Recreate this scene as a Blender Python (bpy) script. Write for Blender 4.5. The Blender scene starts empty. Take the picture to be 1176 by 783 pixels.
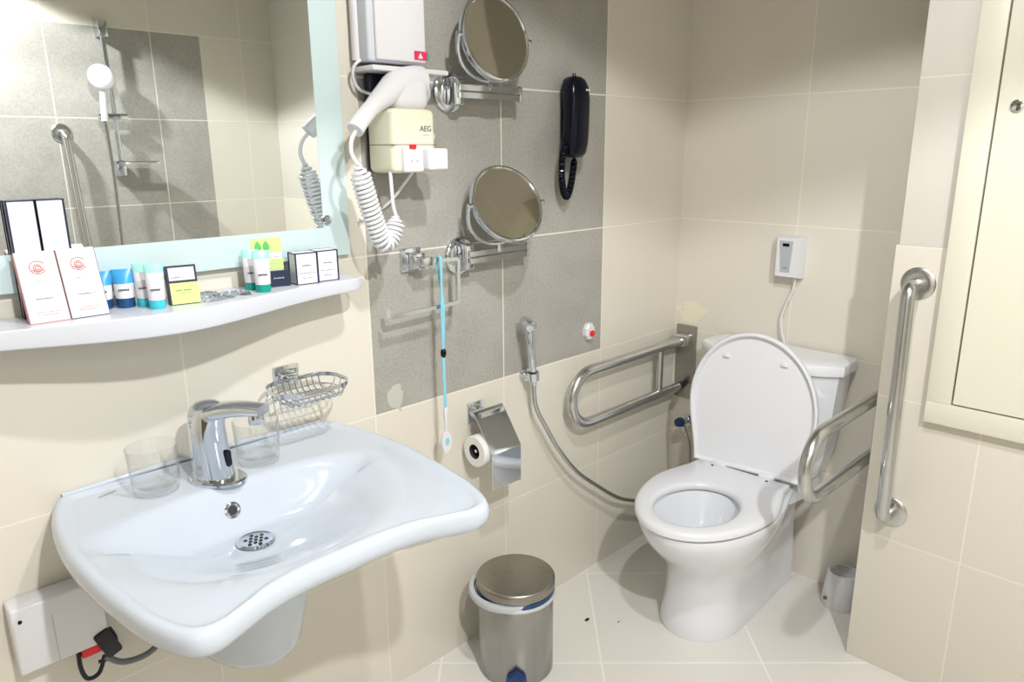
import bpy, bmesh, math, random
from mathutils import Vector, Matrix, Quaternion
random.seed(7)
PI = math.pi
scene = bpy.context.scene
COL = scene.collection

# ------------------------------------------------------------------ materials
def pset(b, **k):
    for n, v in k.items():
        b.inputs[n.replace('_', ' ')].default_value = v

def mat(name, color, rough=.4, metal=0.0, noise=0.0, nscale=40, bump=0.0, bscale=200, spec=None, trans=0.0, ior=1.45, coat=0.0, stretch=None):
    m = bpy.data.materials.new(name); m.use_nodes = True
    nt = m.node_tree; b = nt.nodes['Principled BSDF']
    b.inputs['Base Color'].default_value = (*color, 1)
    b.inputs['Roughness'].default_value = rough
    b.inputs['Metallic'].default_value = metal
    b.inputs['Transmission Weight'].default_value = trans
    b.inputs['IOR'].default_value = ior
    b.inputs['Coat Weight'].default_value = coat
    b.inputs['Coat Roughness'].default_value = .05
    if spec is not None: b.inputs['Specular IOR Level'].default_value = spec
    tc = nt.nodes.new('ShaderNodeTexCoord')
    src = tc.outputs['Object']
    if stretch:
        mp = nt.nodes.new('ShaderNodeMapping'); mp.inputs['Scale'].default_value = stretch
        nt.links.new(src, mp.inputs['Vector']); src = mp.outputs['Vector']
    if noise:
        n = nt.nodes.new('ShaderNodeTexNoise'); n.inputs['Scale'].default_value = nscale; n.inputs['Detail'].default_value = 5
        nt.links.new(src, n.inputs['Vector'])
        mx = nt.nodes.new('ShaderNodeMix'); mx.data_type = 'RGBA'
        mx.inputs['A'].default_value = (*[c*(1-noise) for c in color], 1)
        mx.inputs['B'].default_value = (*[min(1, c*(1+noise)) for c in color], 1)
        nt.links.new(n.outputs['Fac'], mx.inputs['Factor']); nt.links.new(mx.outputs['Result'], b.inputs['Base Color'])
    if bump:
        n2 = nt.nodes.new('ShaderNodeTexNoise'); n2.inputs['Scale'].default_value = bscale; n2.inputs['Detail'].default_value = 3
        nt.links.new(src, n2.inputs['Vector'])
        bp = nt.nodes.new('ShaderNodeBump'); bp.inputs['Strength'].default_value = bump; bp.inputs['Distance'].default_value = .002
        nt.links.new(n2.outputs['Fac'], bp.inputs['Height']); nt.links.new(bp.outputs['Normal'], b.inputs['Normal'])
    return m

class NG:
    """tiny math-node writer"""
    def __init__(s, nt): s.nt = nt
    def m(s, op, a, b=None, c=None):
        n = s.nt.nodes.new('ShaderNodeMath'); n.operation = op
        for i, v in enumerate((a, b, c)):
            if v is None: continue
            if isinstance(v, (int, float)): n.inputs[i].default_value = v
            else: s.nt.links.new(v, n.inputs[i])
        return n.outputs[0]
    def mix(s, f, a, b):
        n = s.nt.nodes.new('ShaderNodeMix'); n.data_type = 'RGBA'
        for k, v in (('Factor', f), ('A', a), ('B', b)):
            if isinstance(v, (int, float)): n.inputs[k].default_value = v
            elif isinstance(v, tuple): n.inputs[k].default_value = (*v, 1)
            else: s.nt.links.new(v, n.inputs[k])
        return n.outputs['Result']

def tile_mat(name, ua, u0, uw, va, v0, vh, base, grout, grey=None, grey_box=None, patch=None, rough=.22, groutw=.0022, base_hi=None, hi_z=None):
    m = bpy.data.materials.new(name); m.use_nodes = True
    nt = m.node_tree; b = nt.nodes['Principled BSDF']; g = NG(nt)
    tc = nt.nodes.new('ShaderNodeTexCoord'); sp = nt.nodes.new('ShaderNodeSeparateXYZ')
    nt.links.new(tc.outputs['Object'], sp.inputs[0])
    U, V = sp.outputs[ua], sp.outputs[va]
    def grid(S, s0, w):
        t = g.m('DIVIDE', g.m('SUBTRACT', S, s0), w)
        fl = g.m('FLOOR', t); fr = g.m('FRACT', t)
        d = g.m('MULTIPLY', g.m('SUBTRACT', .5, g.m('ABSOLUTE', g.m('SUBTRACT', fr, .5))), w)
        return d, fl
    du, fu = grid(U, u0, uw); dv, fv = grid(V, v0, vh)
    d = g.m('MINIMUM', du, dv)
    gm = g.m('LESS_THAN', d, groutw)
    wn = nt.nodes.new('ShaderNodeTexWhiteNoise'); wn.noise_dimensions = '2D'
    cb = nt.nodes.new('ShaderNodeCombineXYZ'); nt.links.new(fu, cb.inputs[0]); nt.links.new(fv, cb.inputs[1])
    nt.links.new(cb.outputs[0], wn.inputs['Vector'])
    nz = nt.nodes.new('ShaderNodeTexNoise'); nz.inputs['Scale'].default_value = 4; nz.inputs['Detail'].default_value = 6
    nt.links.new(tc.outputs['Object'], nz.inputs['Vector'])
    fac = g.m('ADD', g.m('MULTIPLY', wn.outputs['Value'], .5), g.m('MULTIPLY', nz.outputs['Fac'], .5))
    dark = tuple(c*.95 for c in base); lite = tuple(min(1, c*1.04) for c in base)
    col = g.mix(fac, dark, lite)
    ro = rough
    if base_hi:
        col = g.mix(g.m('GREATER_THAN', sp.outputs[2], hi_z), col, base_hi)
    gcol = grout
    if grey:
        x0, x1, z0 = grey_box[:3]
        ina = g.m('MULTIPLY', g.m('GREATER_THAN', U, x0), g.m('LESS_THAN', U, x1))
        ina = g.m('MULTIPLY', ina, g.m('GREATER_THAN', V, z0))
        if len(grey_box) > 3: ina = g.m('MULTIPLY', ina, g.m('LESS_THAN', V, grey_box[3]))
        n2 = nt.nodes.new('ShaderNodeTexNoise'); n2.inputs['Scale'].default_value = 130; n2.inputs['Detail'].default_value = 4
        nt.links.new(tc.outputs['Object'], n2.inputs['Vector'])
        n3 = nt.nodes.new('ShaderNodeTexNoise'); n3.inputs['Scale'].default_value = 9; n3.inputs['Detail'].default_value = 5
        nt.links.new(tc.outputs['Object'], n3.inputs['Vector'])
        f2 = g.m('ADD', g.m('MULTIPLY', n2.outputs['Fac'], .7), g.m('MULTIPLY', n3.outputs['Fac'], .5))
        gc = g.mix(g.m('SUBTRACT', f2, .1), tuple(c*.62 for c in grey), tuple(c*1.38 for c in grey))
        col = g.mix(ina, col, gc)
        gcol = g.mix(ina, grout, (.72, .70, .63))
        ro = g.m('ADD', rough, g.m('MULTIPLY', ina, .25))
    col = g.mix(gm, col, gcol)
    if patch:
        (pu, pv, ru, rv, pc) = patch
        n4 = nt.nodes.new('ShaderNodeTexNoise'); n4.inputs['Scale'].default_value = 28; n4.inputs['Detail'].default_value = 4
        nt.links.new(tc.outputs['Object'], n4.inputs['Vector'])
        e = g.m('ADD', g.m('POWER', g.m('ABSOLUTE', g.m('DIVIDE', g.m('SUBTRACT', U, pu), ru)), 2.0),
                g.m('POWER', g.m('ABSOLUTE', g.m('DIVIDE', g.m('SUBTRACT', V, pv), rv)), 2.0))
        e = g.m('ADD', e, g.m('MULTIPLY', g.m('SUBTRACT', n4.outputs['Fac'], .5), 3.2))
        col = g.mix(g.m('LESS_THAN', e, .55), col, pc)
    nt.links.new(col, b.inputs['Base Color'])
    if isinstance(ro, float): b.inputs['Roughness'].default_value = ro
    else: nt.links.new(ro, b.inputs['Roughness'])
    bp = nt.nodes.new('ShaderNodeBump'); bp.inputs['Strength'].default_value = .35; bp.inputs['Distance'].default_value = .001
    h = g.m('MINIMUM', g.m('DIVIDE', d, groutw*1.6), 1.0)
    nt.links.new(h, bp.inputs['Height']); nt.links.new(bp.outputs['Normal'], b.inputs['Normal'])
    return m

TW, TH = .4445, .4
BEIGE = (.725, .693, .612); GROUT = (.82, .79, .69); GREY = (.375, .365, .335)
M = {}
M['wallA'] = tile_mat('tiles_left_wall', 0, -.444, TW, 2, 0, TH, BEIGE, GROUT, patch=(-1.27, .83, .03, .05, (.52, .53, .48)), grey=GREY, grey_box=(-1.333, -.444, .8))
M['wallB'] = tile_mat('tiles_back_wall', 1, -.432, TW, 2, 0, TH, BEIGE, GROUT, patch=(-.06, .865, .075, .055, (.80, .76, .60)))
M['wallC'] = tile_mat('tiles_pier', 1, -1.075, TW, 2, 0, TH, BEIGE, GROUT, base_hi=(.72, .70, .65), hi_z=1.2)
M['wallO'] = tile_mat('tiles_shower', 0, -.912, TW, 2, 0, TH, BEIGE, GROUT, grey=GREY, grey_box=(-2.95, -.678, .4, 2.0))
M['floor'] = tile_mat('floor_tiles', 0, -.8407, .465, 1, .350, .465, (.76, .745, .70), (.88, .87, .82), rough=.3, groutw=.003)
M['paint'] = mat('ceiling_paint', (.52, .49, .43), .8, noise=.03)
M['nearwall'] = tile_mat('tiles_near_wall', 1, -.3, TW, 2, 0, TH, BEIGE, GROUT)
M['ceramic'] = mat('white_ceramic', (.585, .645, .73), .10, coat=.2, noise=.008, nscale=3)
M['tank'] = mat('white_toilet_ceramic', (.79, .815, .87), .1, coat=.4, noise=.008, nscale=3)
M['seat'] = mat('white_seat_plastic', (.80, .82, .87), .2, noise=.008, nscale=5)
M['water'] = mat('bowl_water', (.75, .82, .84), .02, trans=.6, ior=1.33, noise=.01)
M['shelf'] = mat('white_shelf', (.66, .69, .76), .22, noise=.01, nscale=5)
M['chrome'] = mat('chrome', (.66, .70, .75), .07, 1.0, noise=.03, nscale=8)
M['steel'] = mat('brushed_steel', (.56, .565, .565), .26, 1.0, noise=.08, nscale=60, stretch=(1, 1, .1))
M['steelbin'] = mat('brushed_bin_steel', (.38, .375, .37), .27, 1.0, noise=.10, nscale=80, stretch=(1, 1, .05))
M['lidsteel'] = mat('brushed_lid_steel', (.34, .325, .29), .35, 1.0, noise=.12, nscale=50)
M['plate'] = mat('grey_steel_plate', (.42, .40, .37), .35, 1.0, noise=.06, nscale=60)
M['mirror'] = mat('mirror_glass', (.90, .94, .94), .0, 1.0, noise=.004)
M['frost'] = mat('frosted_mirror_border', (.66, .81, .84), .42, .3, noise=.02, nscale=6)
M['magmirror'] = mat('magnifying_mirror_glass', (.72, .69, .60), .03, 1.0, noise=.01)
M['cream'] = mat('cream_plastic', (.80, .78, .62), .28, noise=.015, nscale=6)
M['white'] = mat('white_plastic', (.74, .745, .78), .25, noise=.01, nscale=6)
M['paper'] = mat('white_card', (.74, .735, .78), .5, noise=.015, nscale=30)
M['tissue'] = mat('toilet_paper', (.82, .81, .78), .9, noise=.02, bump=.3)
M['navy'] = mat('navy_plastic', (.012, .016, .04), .3, noise=.1)
M['navycard'] = mat('navy_card', (.012, .02, .06), .45, noise=.1)
M['black'] = mat('black_plastic', (.003, .004, .012), .2, noise=.1, spec=.3)
M['blackcable'] = mat('black_cable', (.010, .012, .02), .4, noise=.1)
M['greyhose'] = mat('grey_cable', (.16, .17, .19), .4, noise=.1)
M['hosesteel'] = mat('metal_hose', (.50, .52, .52), .25, 1.0, noise=.1, nscale=300)
M['red'] = mat('red_plastic', (.75, .02, .03), .35, noise=.05)
M['pinklabel'] = mat('pink_label', (.72, .03, .12), .4, noise=.05)
M['rose'] = mat('rose_print', (.60, .22, .20), .6, noise=.05)
M['darkcore'] = mat('dark_core', (.03, .03, .04), .7, noise=.1)
M['blue'] = mat('bright_blue_tube', (.05, .36, .74), .28, noise=.08, nscale=60)
M['deepblue'] = mat('deep_blue_cap', (.01, .07, .20), .3, noise=.05)
M['cyan'] = mat('cyan_cap', (.05, .53, .66), .3, noise=.05)
M['mint'] = mat('mint_tube', (.36, .72, .68), .3, noise=.05)
M['teal'] = mat('teal_cap', (.0, .34, .27), .3, noise=.05)
M['green'] = mat('leaf_green_print', (.10, .50, .12), .5, noise=.1)
M['lime'] = mat('lime_card', (.60, .78, .28), .5, noise=.05, nscale=40)
M['bluestrap'] = mat('light_blue_cord', (.25, .62, .78), .5, noise=.06, nscale=200)
M['blueknob'] = mat('dark_blue_knob', (.01, .04, .15), .3, noise=.1)
M['bluebag'] = mat('dark_blue_liner', (.02, .06, .15), .3, noise=.35, nscale=60, bump=.6, bscale=60)
M['greyring'] = mat('pale_grey_plastic', (.55, .58, .62), .35, noise=.02)
M['displaygrey'] = mat('grey_display', (.42, .46, .50), .3, noise=.03)
M['print'] = mat('dark_print', (.08, .09, .14), .6, noise=.05)
M['greyprint'] = mat('pale_grey_print', (.45, .46, .52), .6, noise=.05)
M['panel'] = mat('cream_painted_panel', (.72, .71, .60), .4, noise=.012, nscale=8)
M['gap'] = mat('dark_gap', (.12, .11, .10), .7, noise=.05)
M['brown'] = mat('brown_fittings', (.25, .12, .06), .6, noise=.1)
M['redbrown'] = mat('dirt', (.02, .018, .015), .8, noise=.1)
def glass_mat(name, col, rough=.0, k=1.0):
    """thin clear glass: see-through with a Fresnel sheen"""
    m = bpy.data.materials.new(name); m.use_nodes = True; nt = m.node_tree; nt.nodes.remove(nt.nodes['Principled BSDF'])
    out = nt.nodes['Material Output']
    tr = nt.nodes.new('ShaderNodeBsdfTransparent'); tr.inputs[0].default_value = (*col, 1)
    gl = nt.nodes.new('ShaderNodeBsdfGlossy'); gl.inputs['Roughness'].default_value = rough
    lw = nt.nodes.new('ShaderNodeLayerWeight'); lw.inputs['Blend'].default_value = .5
    n = nt.nodes.new('ShaderNodeTexNoise'); n.inputs['Scale'].default_value = 30
    g = NG(nt); f = g.m('MULTIPLY', g.m('ADD', .035, g.m('MULTIPLY', g.m('POWER', lw.outputs['Facing'], 4.0), .6)), g.m('ADD', g.m('MULTIPLY', n.outputs['Fac'], .2), k))
    mx = nt.nodes.new('ShaderNodeMixShader'); nt.links.new(f, mx.inputs[0]); nt.links.new(tr.outputs[0], mx.inputs[1]); nt.links.new(gl.outputs[0], mx.inputs[2])
    nt.links.new(mx.outputs[0], out.inputs['Surface'])
    return m
M['glass'] = glass_mat('clear_glass', (.985, .99, .99), .02, 1.25)
M['cello'] = glass_mat('clear_cellophane', (.93, .94, .94), .12, 2.0)

# ------------------------------------------------------------------ mesh builder
def catmull(pts, n=8, closed=False):
    P = [Vector(p) for p in pts]; out = []
    L = len(P); rng = L if closed else L-1
    for i in range(rng):
        if closed: p0, p1, p2, p3 = P[(i-1) % L], P[i], P[(i+1) % L], P[(i+2) % L]
        else: p0, p1, p2, p3 = P[max(i-1, 0)], P[i], P[i+1], P[min(i+2, L-1)]
        for k in range(n):
            t = k/n
            out.append(.5*((2*p1)+(p2-p0)*t+(2*p0-5*p1+4*p2-p3)*t*t+(3*p1-p0-3*p2+p3)*t**3))
    if not closed: out.append(P[-1].copy())
    return out

def fillet(pts, r, n=6):
    """round the inner corners of a polyline"""
    P = [Vector(p) for p in pts]; out = [P[0]]
    for i in range(1, len(P)-1):
        a, b, c = P[i-1], P[i], P[i+1]
        d1, d2 = (a-b).normalized(), (c-b).normalized()
        rr = min(r, (a-b).length*.49, (c-b).length*.49)
        s, e = b+d1*rr, b+d2*rr
        for k in range(n+1):
            t = k/n
            out.append((1-t)**2*s+2*t*(1-t)*b+t*t*e)
    out.append(P[-1]); return out

class MB:
    def __init__(s): s.bm = bmesh.new()
    def box(s, c, size, bev=.0, seg=2, rot=None):
        r = bmesh.ops.create_cube(s.bm, size=1); vs = r['verts']
        bmesh.ops.scale(s.bm, vec=Vector(size), verts=vs)
        if bev:
            es = list({e for v in vs for e in v.link_edges})
            rb = bmesh.ops.bevel(s.bm, geom=es, offset=bev, segments=seg, affect='EDGES', profile=.5)
            vs = list({v for f in rb['faces'] for v in f.verts} | {v for v in vs if v.is_valid})
        if rot is not None: bmesh.ops.rotate(s.bm, cent=(0, 0, 0), matrix=rot, verts=vs)
        bmesh.ops.translate(s.bm, vec=Vector(c), verts=vs)
        return s
    def bb(s, lo, hi, bev=0, seg=2):
        lo, hi = Vector(lo), Vector(hi)
        return s.box((lo+hi)/2, hi-lo, bev, seg)
    def loft(s, rings, closed=True, cap0=True, cap1=True):
        R = [[s.bm.verts.new(Vector(p)) for p in r] for r in rings]
        for a, b in zip(R[:-1], R[1:]):
            n = len(a)
            for i in range(n if closed else n-1):
                j = (i+1) % n
                try: s.bm.faces.new((a[i], a[j], b[j], b[i]))
                except ValueError: pass
        if closed and cap0: s.bm.faces.new(R[0][::-1])
        if closed and cap1: s.bm.faces.new(R[-1])
        return s
    def tube(s, pts, r, seg=10, closed=False, cap=True, radii=None, squash=None, square=False):
        P = [Vector(p) for p in pts]; n = len(P)
        T = []
        for i in range(n):
            if closed: t = P[(i+1) % n]-P[i-1]
            else: t = P[min(i+1, n-1)]-P[max(i-1, 0)]
            T.append(t.normalized() if t.length > 1e-9 else Vector((0, 0, 1)))
        up = Vector((0, 0, 1)) if abs(T[0].z) < .9 else Vector((1, 0, 0))
        N = (up-T[0]*up.dot(T[0])).normalized()
        rings = []
        for i in range(n):
            if i: 
                q = T[i-1].rotation_difference(T[i]); N = q @ N
                N = (N-T[i]*N.dot(T[i])).normalized()
            Bn = T[i].cross(N); rr = radii[i] if radii else r
            ring = []
            for k in range(seg):
                a = 2*PI*k/seg + (PI/4 if square else 0)
                ring.append(P[i]+N*math.cos(a)*rr+Bn*math.sin(a)*rr*(squash or 1))
            rings.append(ring)
        if closed:
            rings.append(rings[0])
            R = [[s.bm.verts.new(p) for p in r_] for r_ in rings[:-1]]
            for i in range(n):
                a, b = R[i], R[(i+1) % n]
                # best twist match
                best = min(range(seg), key=lambda sh: (a[0].co-b[sh].co).length) if i == n-1 else 0
                for k in range(seg):
                    s.bm.faces.new((a[k], a[(k+1) % seg], b[(k+1+best) % seg], b[(k+best) % seg]))
        else: s.loft(rings, True, cap, cap)
        return s
    def cyl(s, p0, p1, r, r2=None, seg=24, bev=0):
        p0, p1 = Vector(p0), Vector(p1); r2 = r if r2 is None else r2
        if bev:
            d = (p1-p0).normalized()
            return s.tube([p0, p0+d*bev*.3, p0+d*bev, p1-d*bev, p1-d*bev*.3, p1], r, seg, radii=[r-bev, r-bev*.3, r, r2, r2-bev*.3, r2-bev])
        return s.tube([p0, p1], r, seg, radii=[r, r2])
    def lathe(s, prof, c=(0, 0, 0), seg=32, axis=(0, 0, 1), cap0=True, cap1=True):
        q = Vector((0, 0, 1)).rotation_difference(Vector(axis)); c = Vector(c)
        s.loft([[c+q @ Vector((r*math.cos(2*PI*k/seg), r*math.sin(2*PI*k/seg), z)) for k in range(seg)] for r, z in prof], True, cap0, cap1)
        return s
    def prism(s, outline, vec):
        vec = Vector(vec); o = [Vector(p) for p in outline]
        return s.loft([o, [p+vec for p in o]])
    def sphere(s, c, r, seg=16, sc=(1, 1, 1)):
        q = bmesh.ops.create_uvsphere(s.bm, u_segments=seg, v_segments=max(8, seg//2), radius=r)
        bmesh.ops.scale(s.bm, vec=Vector(sc), verts=q['verts']); bmesh.ops.translate(s.bm, vec=Vector(c), verts=q['verts'])
        return s
    def build(s, name, m, parent=None, loc=None, root=None, angle=35, smooth=True, mx=None):
        if mx is not None: bmesh.ops.transform(s.bm, matrix=mx, verts=s.bm.verts)
        off = Vector((0, 0, 0))
        if root is not None: off = root.location
        elif loc is not None: off = Vector(loc)
        bmesh.ops.translate(s.bm, vec=-off, verts=s.bm.verts)
        bmesh.ops.recalc_face_normals(s.bm, faces=s.bm.faces)
        me = bpy.data.meshes.new(name); s.bm.to_mesh(me); s.bm.free()
        if smooth:
            for p in me.polygons: p.use_smooth = True
            me.set_sharp_from_angle(angle=math.radians(angle))
        o = bpy.data.objects.new(name, me); COL.objects.link(o)
        me.materials.append(m)
        if parent is not None: o.parent = parent
        elif loc is not None: o.location = loc
        return o

def tag(o, label=None, cat=None, group=None, kind=None):
    if label: o['label'] = label
    if cat: o['category'] = cat
    if group: o['group'] = group
    if kind: o['kind'] = kind
    return o
def thing(name, label, cat, loc, group=None):
    o = bpy.data.objects.new(name, None); COL.objects.link(o); o.location = loc
    o.empty_display_size = .05
    return tag(o, label, cat, group)
def part(root, name, mb, m, parent=None, label=None, **k):
    o = mb.build(name, m, parent=parent or root, root=root, **k)
    if label: o['label'] = label
    return o
def struct(name, mb, m, **k):
    o = mb.build(name, m, **k); o['kind'] = 'structure'; return o

def text_part(root, name, txt, size, mx, m, parent, thick=.0004):
    cu = bpy.data.curves.new(name, 'FONT'); cu.body = txt; cu.size = size; cu.align_x = 'CENTER'; cu.align_y = 'CENTER'; cu.extrude = thick
    to = bpy.data.objects.new(name+'_curve', cu); COL.objects.link(to)
    dg = bpy.context.evaluated_depsgraph_get()
    me = bpy.data.meshes.new_from_object(to.evaluated_get(dg))
    bpy.data.objects.remove(to); bpy.data.curves.remove(cu)
    me.transform(Matrix.Translation(-root.location) @ mx)
    me.materials.clear(); me.materials.append(m); me.name = name
    o = bpy.data.objects.new(name, me); COL.objects.link(o); o.parent = parent
    return o

def frame(origin, xdir, ydir):
    """matrix with given x and y axes (z = x cross y)"""
    x = Vector(xdir).normalized(); y = Vector(ydir); y = (y-x*y.dot(x)).normalized(); z = x.cross(y)
    m = Matrix((x, y, z)).transposed().to_4x4(); m.translation = Vector(origin); return m

WALLM = frame((0, 0, 0), (1, 0, 0), (0, 0, 1))      # local x right, y up, z out of the left wall (towards -y)

# ------------------------------------------------------------------ room shell
HC = 2.42
R45 = Matrix.Rotation(PI/4, 4, 'Z')
fl = struct('floor', MB().bb((-3.0, -2.62, -.08), (.2, .1, 0)), M['floor'], mx=R45.inverted()); fl.rotation_euler = (0, 0, PI/4)   # tiles laid diagonally
struct('ceiling', MB().bb((-3.0, -2.62, HC), (.2, .1, HC+.08)), M['paint'])
struct('wall_left', MB().bb((-3.0, 0, 0), (.1, .1, HC)), M['wallA'])
struct('wall_back', MB().bb((0, -1.0, 0), (.1, 0, HC)), M['wallB'])
mb = MB().bb((-.298, -2.42, 0), (.1, -.827, 1.2), .002).bb((-.296, -2.42, 1.2), (.1, -.834, HC), .002)
struct('wall_right', mb, M['wallC'])
struct('wall_opposite', MB().bb((-3.0, -2.52, 0), (.1, -2.42, HC)), M['wallO'])
struct('wall_near', MB().bb((-3.0, -2.42, 0), (-2.9, 0, HC)), M['nearwall'])
M['wood'] = mat('brown_wood', (.16, .09, .045), .35, noise=.35, nscale=6, stretch=(8, 8, .6))
d1 = struct('added_door', MB().bb((-2.9, -1.35, 0), (-2.88, -.45, 2.06), .003), M['wood'])  # unseen brown door, added to give chrome and mirrors a dark reflection
part(d1, 'door_handle', MB().cyl((-2.88, -1.28, 1.0), (-2.835, -1.28, 1.0), .010, seg=16).tube(fillet([(-2.842, -1.28, 1.0), (-2.835, -1.28, 1.0), (-2.835, -1.17, 1.0)], .01, 4), .009, 12), M['chrome'])

# ================================================================== wash basin
BX = -1.752
def smooth(t): t = max(0., min(1., t)); return t*t*(3-2*t)
half = [(0, -.553), (.07, -.553), (.14, -.562), (.195, -.582), (.240, -.595), (.272, -.578), (.296, -.520), (.311, -.44), (.323, -.33), (.326, -.22), (.315, -.11), (.294, -.03), (.280, -.004)]
right = [(x, y, 0) for x, y in half]; left = [(-x, y, 0) for x, y in half[::-1]]
front = catmull(right, 5); lf = catmull(left, 5)
back = [Vector((.280-.56*k/16, -.004, 0)) for k in range(1, 16)]
outl = front+back+lf[:-1]
outl = [Vector((p.x+BX, p.y, 0)) for p in outl]
cen = Vector((BX-.026, -.258, 0))
def inset(p, d):
    v = p-cen; L = v.length; q = cen+v*(1-d/L)
    q.y = min(q.y, -.004) if p.y > -.01 and d < .004 else q.y
    return q
def bowl_z(p):
    dx, dy = abs(p.x-cen.x), p.y-cen.y
    ry = .098 if dy > 0 else .285
    rho = ((dx/.295)**2.3+(abs(dy)/ry)**2.3)**(1/2.3)
    f = 1-min(1, rho)
    if dy > 0: g = smooth(f*1.9)
    else: g = smooth(f*1.15)
    return .824-.088*g
rings = []
def ring(d, z): rings.append([Vector((*inset(p, d).xy, z)) for p in outl])
def scl(s, z, dy=0): rings.append([Vector((cen.x+(p.x-cen.x)*s, cen.y+(p.y-cen.y)*s+dy, z)) for p in outl])
for sc_, z in ((.12, .712), (.45, .722), (.72, .748), (.86, .772)): 
    rings.append([Vector((cen.x+(p.x-cen.x)*sc_, max(-.60, cen.y+(p.y-cen.y)*sc_) if p.y < -.02 else -.004-(1-sc_)*.02, z)) for p in outl])
ring(.022, .783); ring(.008, .789); ring(.001, .798); ring(0, .808); ring(.001, .818); ring(.005, .826); ring(.012, .830); ring(.019, .829); ring(.026, .8255)
inner = [inset(p, .030) for p in outl]
NS = 30
for k in range(NS):
    s = (k/NS); s = s**1.0*.915
    r = []
    for p in inner:
        q = p.lerp(cen, s); r.append(Vector((q.x, q.y, bowl_z(q))))
    rings.append(r)
basin = thing('wash_basin', 'wide white ceramic wash basin with concave front edge fixed to tiled wall', 'wash basin', (BX, 0, .45))
mb = MB(); mb.loft(rings, True, True, True)
# raised lip along the wall
mb.tube([(BX-.272, -.006, .828), (BX-.1, -.006, .833), (BX+.1, -.006, .833), (BX+.272, -.006, .828)], .0055, 10)
part(basin, 'wall_mount', MB().bb((BX-.2, -.02, .60), (BX-.16, -.0, .70), .003), M['steel'])
bowl = part(basin, 'bowl', mb, M['ceramic'], angle=50)
# half pedestal
sec = []
def dsec(hw, dep, z, n=28):
    r = []
    for k in range(n+1):
        a = PI*k/n
        r.append(Vector((BX+hw*math.cos(a), -.02-(dep-.02)*math.sin(a)**.8, z)))
    r.append(Vector((BX-hw, -.003, z))); r.append(Vector((BX+hw, -.003, z)))
    return r
for hw, dep, z in ((.140, .33, .708), (.137, .32, .68), (.130, .30, .61), (.120, .275, .53), (.112, .258, .475), (.103, .238, .448), (.086, .208, .432), (.058, .15, .427)):
    sec.append(dsec(hw, dep, z))
part(basin, 'siphon_cover', MB().loft(sec), M['ceramic'], angle=60)
# drain + overflow
dz = bowl_z(cen)+.0015
dr = part(basin, 'drain_grate', MB().lathe([(.0, .0), (.034, .0), (.036, .002), (.030, .0045), (.026, .003), (.0, .003)], (cen.x, cen.y, dz), 32), M['chrome'], label='chrome drain grate')
mb = MB()
for i, (a, b) in enumerate([(0, 0)]+[(math.cos(t*PI/3), math.sin(t*PI/3)) for t in range(6)]+[(1.75*math.cos(PI/6+t*PI/3), 1.75*math.sin(PI/6+t*PI/3)) for t in range(6)]):
    mb.cyl((cen.x+a*.0105, cen.y+b*.0105, dz+.0028), (cen.x+a*.0105, cen.y+b*.0105, dz+.0036), .0036, seg=10)
part(basin, 'drain_hole', mb, M['darkcore'], parent=dr)
oy = -.1865; oc = Vector((BX-.035, oy, bowl_z(Vector((BX-.035, oy, 0))))); e = .004
nz = Vector((0, -(bowl_z(oc+Vector((0, e, 0)))-bowl_z(oc-Vector((0, e, 0))))/(2*e), 1)).normalized()
ov = part(basin, 'overflow_ring', MB().lathe([(.009, .0), (.0155, .0), (.0155, .002), (.012, .0035), (.009, .002)], oc, 24, nz, False, False), M['chrome'])
part(basin, 'overflow_hole', MB().lathe([(0, .0012), (.0095, .0012), (.0095, .002), (0, .002)], oc, 20, nz), M['darkcore'], parent=ov)
# faint maker's script in the back left corner
mb = MB()
for i, (dx, h) in enumerate([(0, .006), (.005, .004), (.009, .007), (.014, .004), (.018, .005), (.023, .006), (.028, .004)]):
    mb.box((BX-.222+dx, -.052+.0012*i, .8252), (.0032, h, .0006))
part(basin, 'maker_mark', mb, M['greyprint'])

# ------------------------------------------------------------------ sensor tap
F0 = Vector((-1.792, -.118, .8245)); fd = Vector((.45, -.89, 0)).normalized(); fs = Vector((-fd.y, fd.x, 0))
TS = Matrix.Translation(F0) @ Matrix.Scale(1.17, 4) @ Matrix.Translation(-F0)
tap = thing('sensor_tap', 'chrome sensor tap with dark oval window on back of white basin', 'tap', F0)
def oval(c, a, b, n=24, tilt=0.0):
    return [Vector(c)+fd*math.cos(2*PI*k/n)*a+fs*math.sin(2*PI*k/n)*b+Vector((0, 0, tilt*math.cos(2*PI*k/n)*a)) for k in range(n)]
mb = MB().loft([oval(F0+fd*.012+Vector((0, 0, z)), a, b) for z, a, b in ((0, .052, .036), (.004, .052, .036), (.007, .049, .033))])
part(tap, 'base_plate', mb, M['chrome'], mx=TS)
rg = []
for z, off, a, b in ((.006, .006, .036, .028), (.03, .004, .034, .027), (.06, .002, .032, .026), (.09, .001, .031, .025), (.112, .003, .032, .0245), (.126, .006, .029, .022), (.134, .008, .020, .016), (.137, .009, .008, .007)):
    rg.append(oval(F0+fd*off+Vector((0, 0, z)), a, b))
body = part(tap, 'body', MB().loft(rg), M['chrome'], angle=60, mx=TS)
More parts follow.
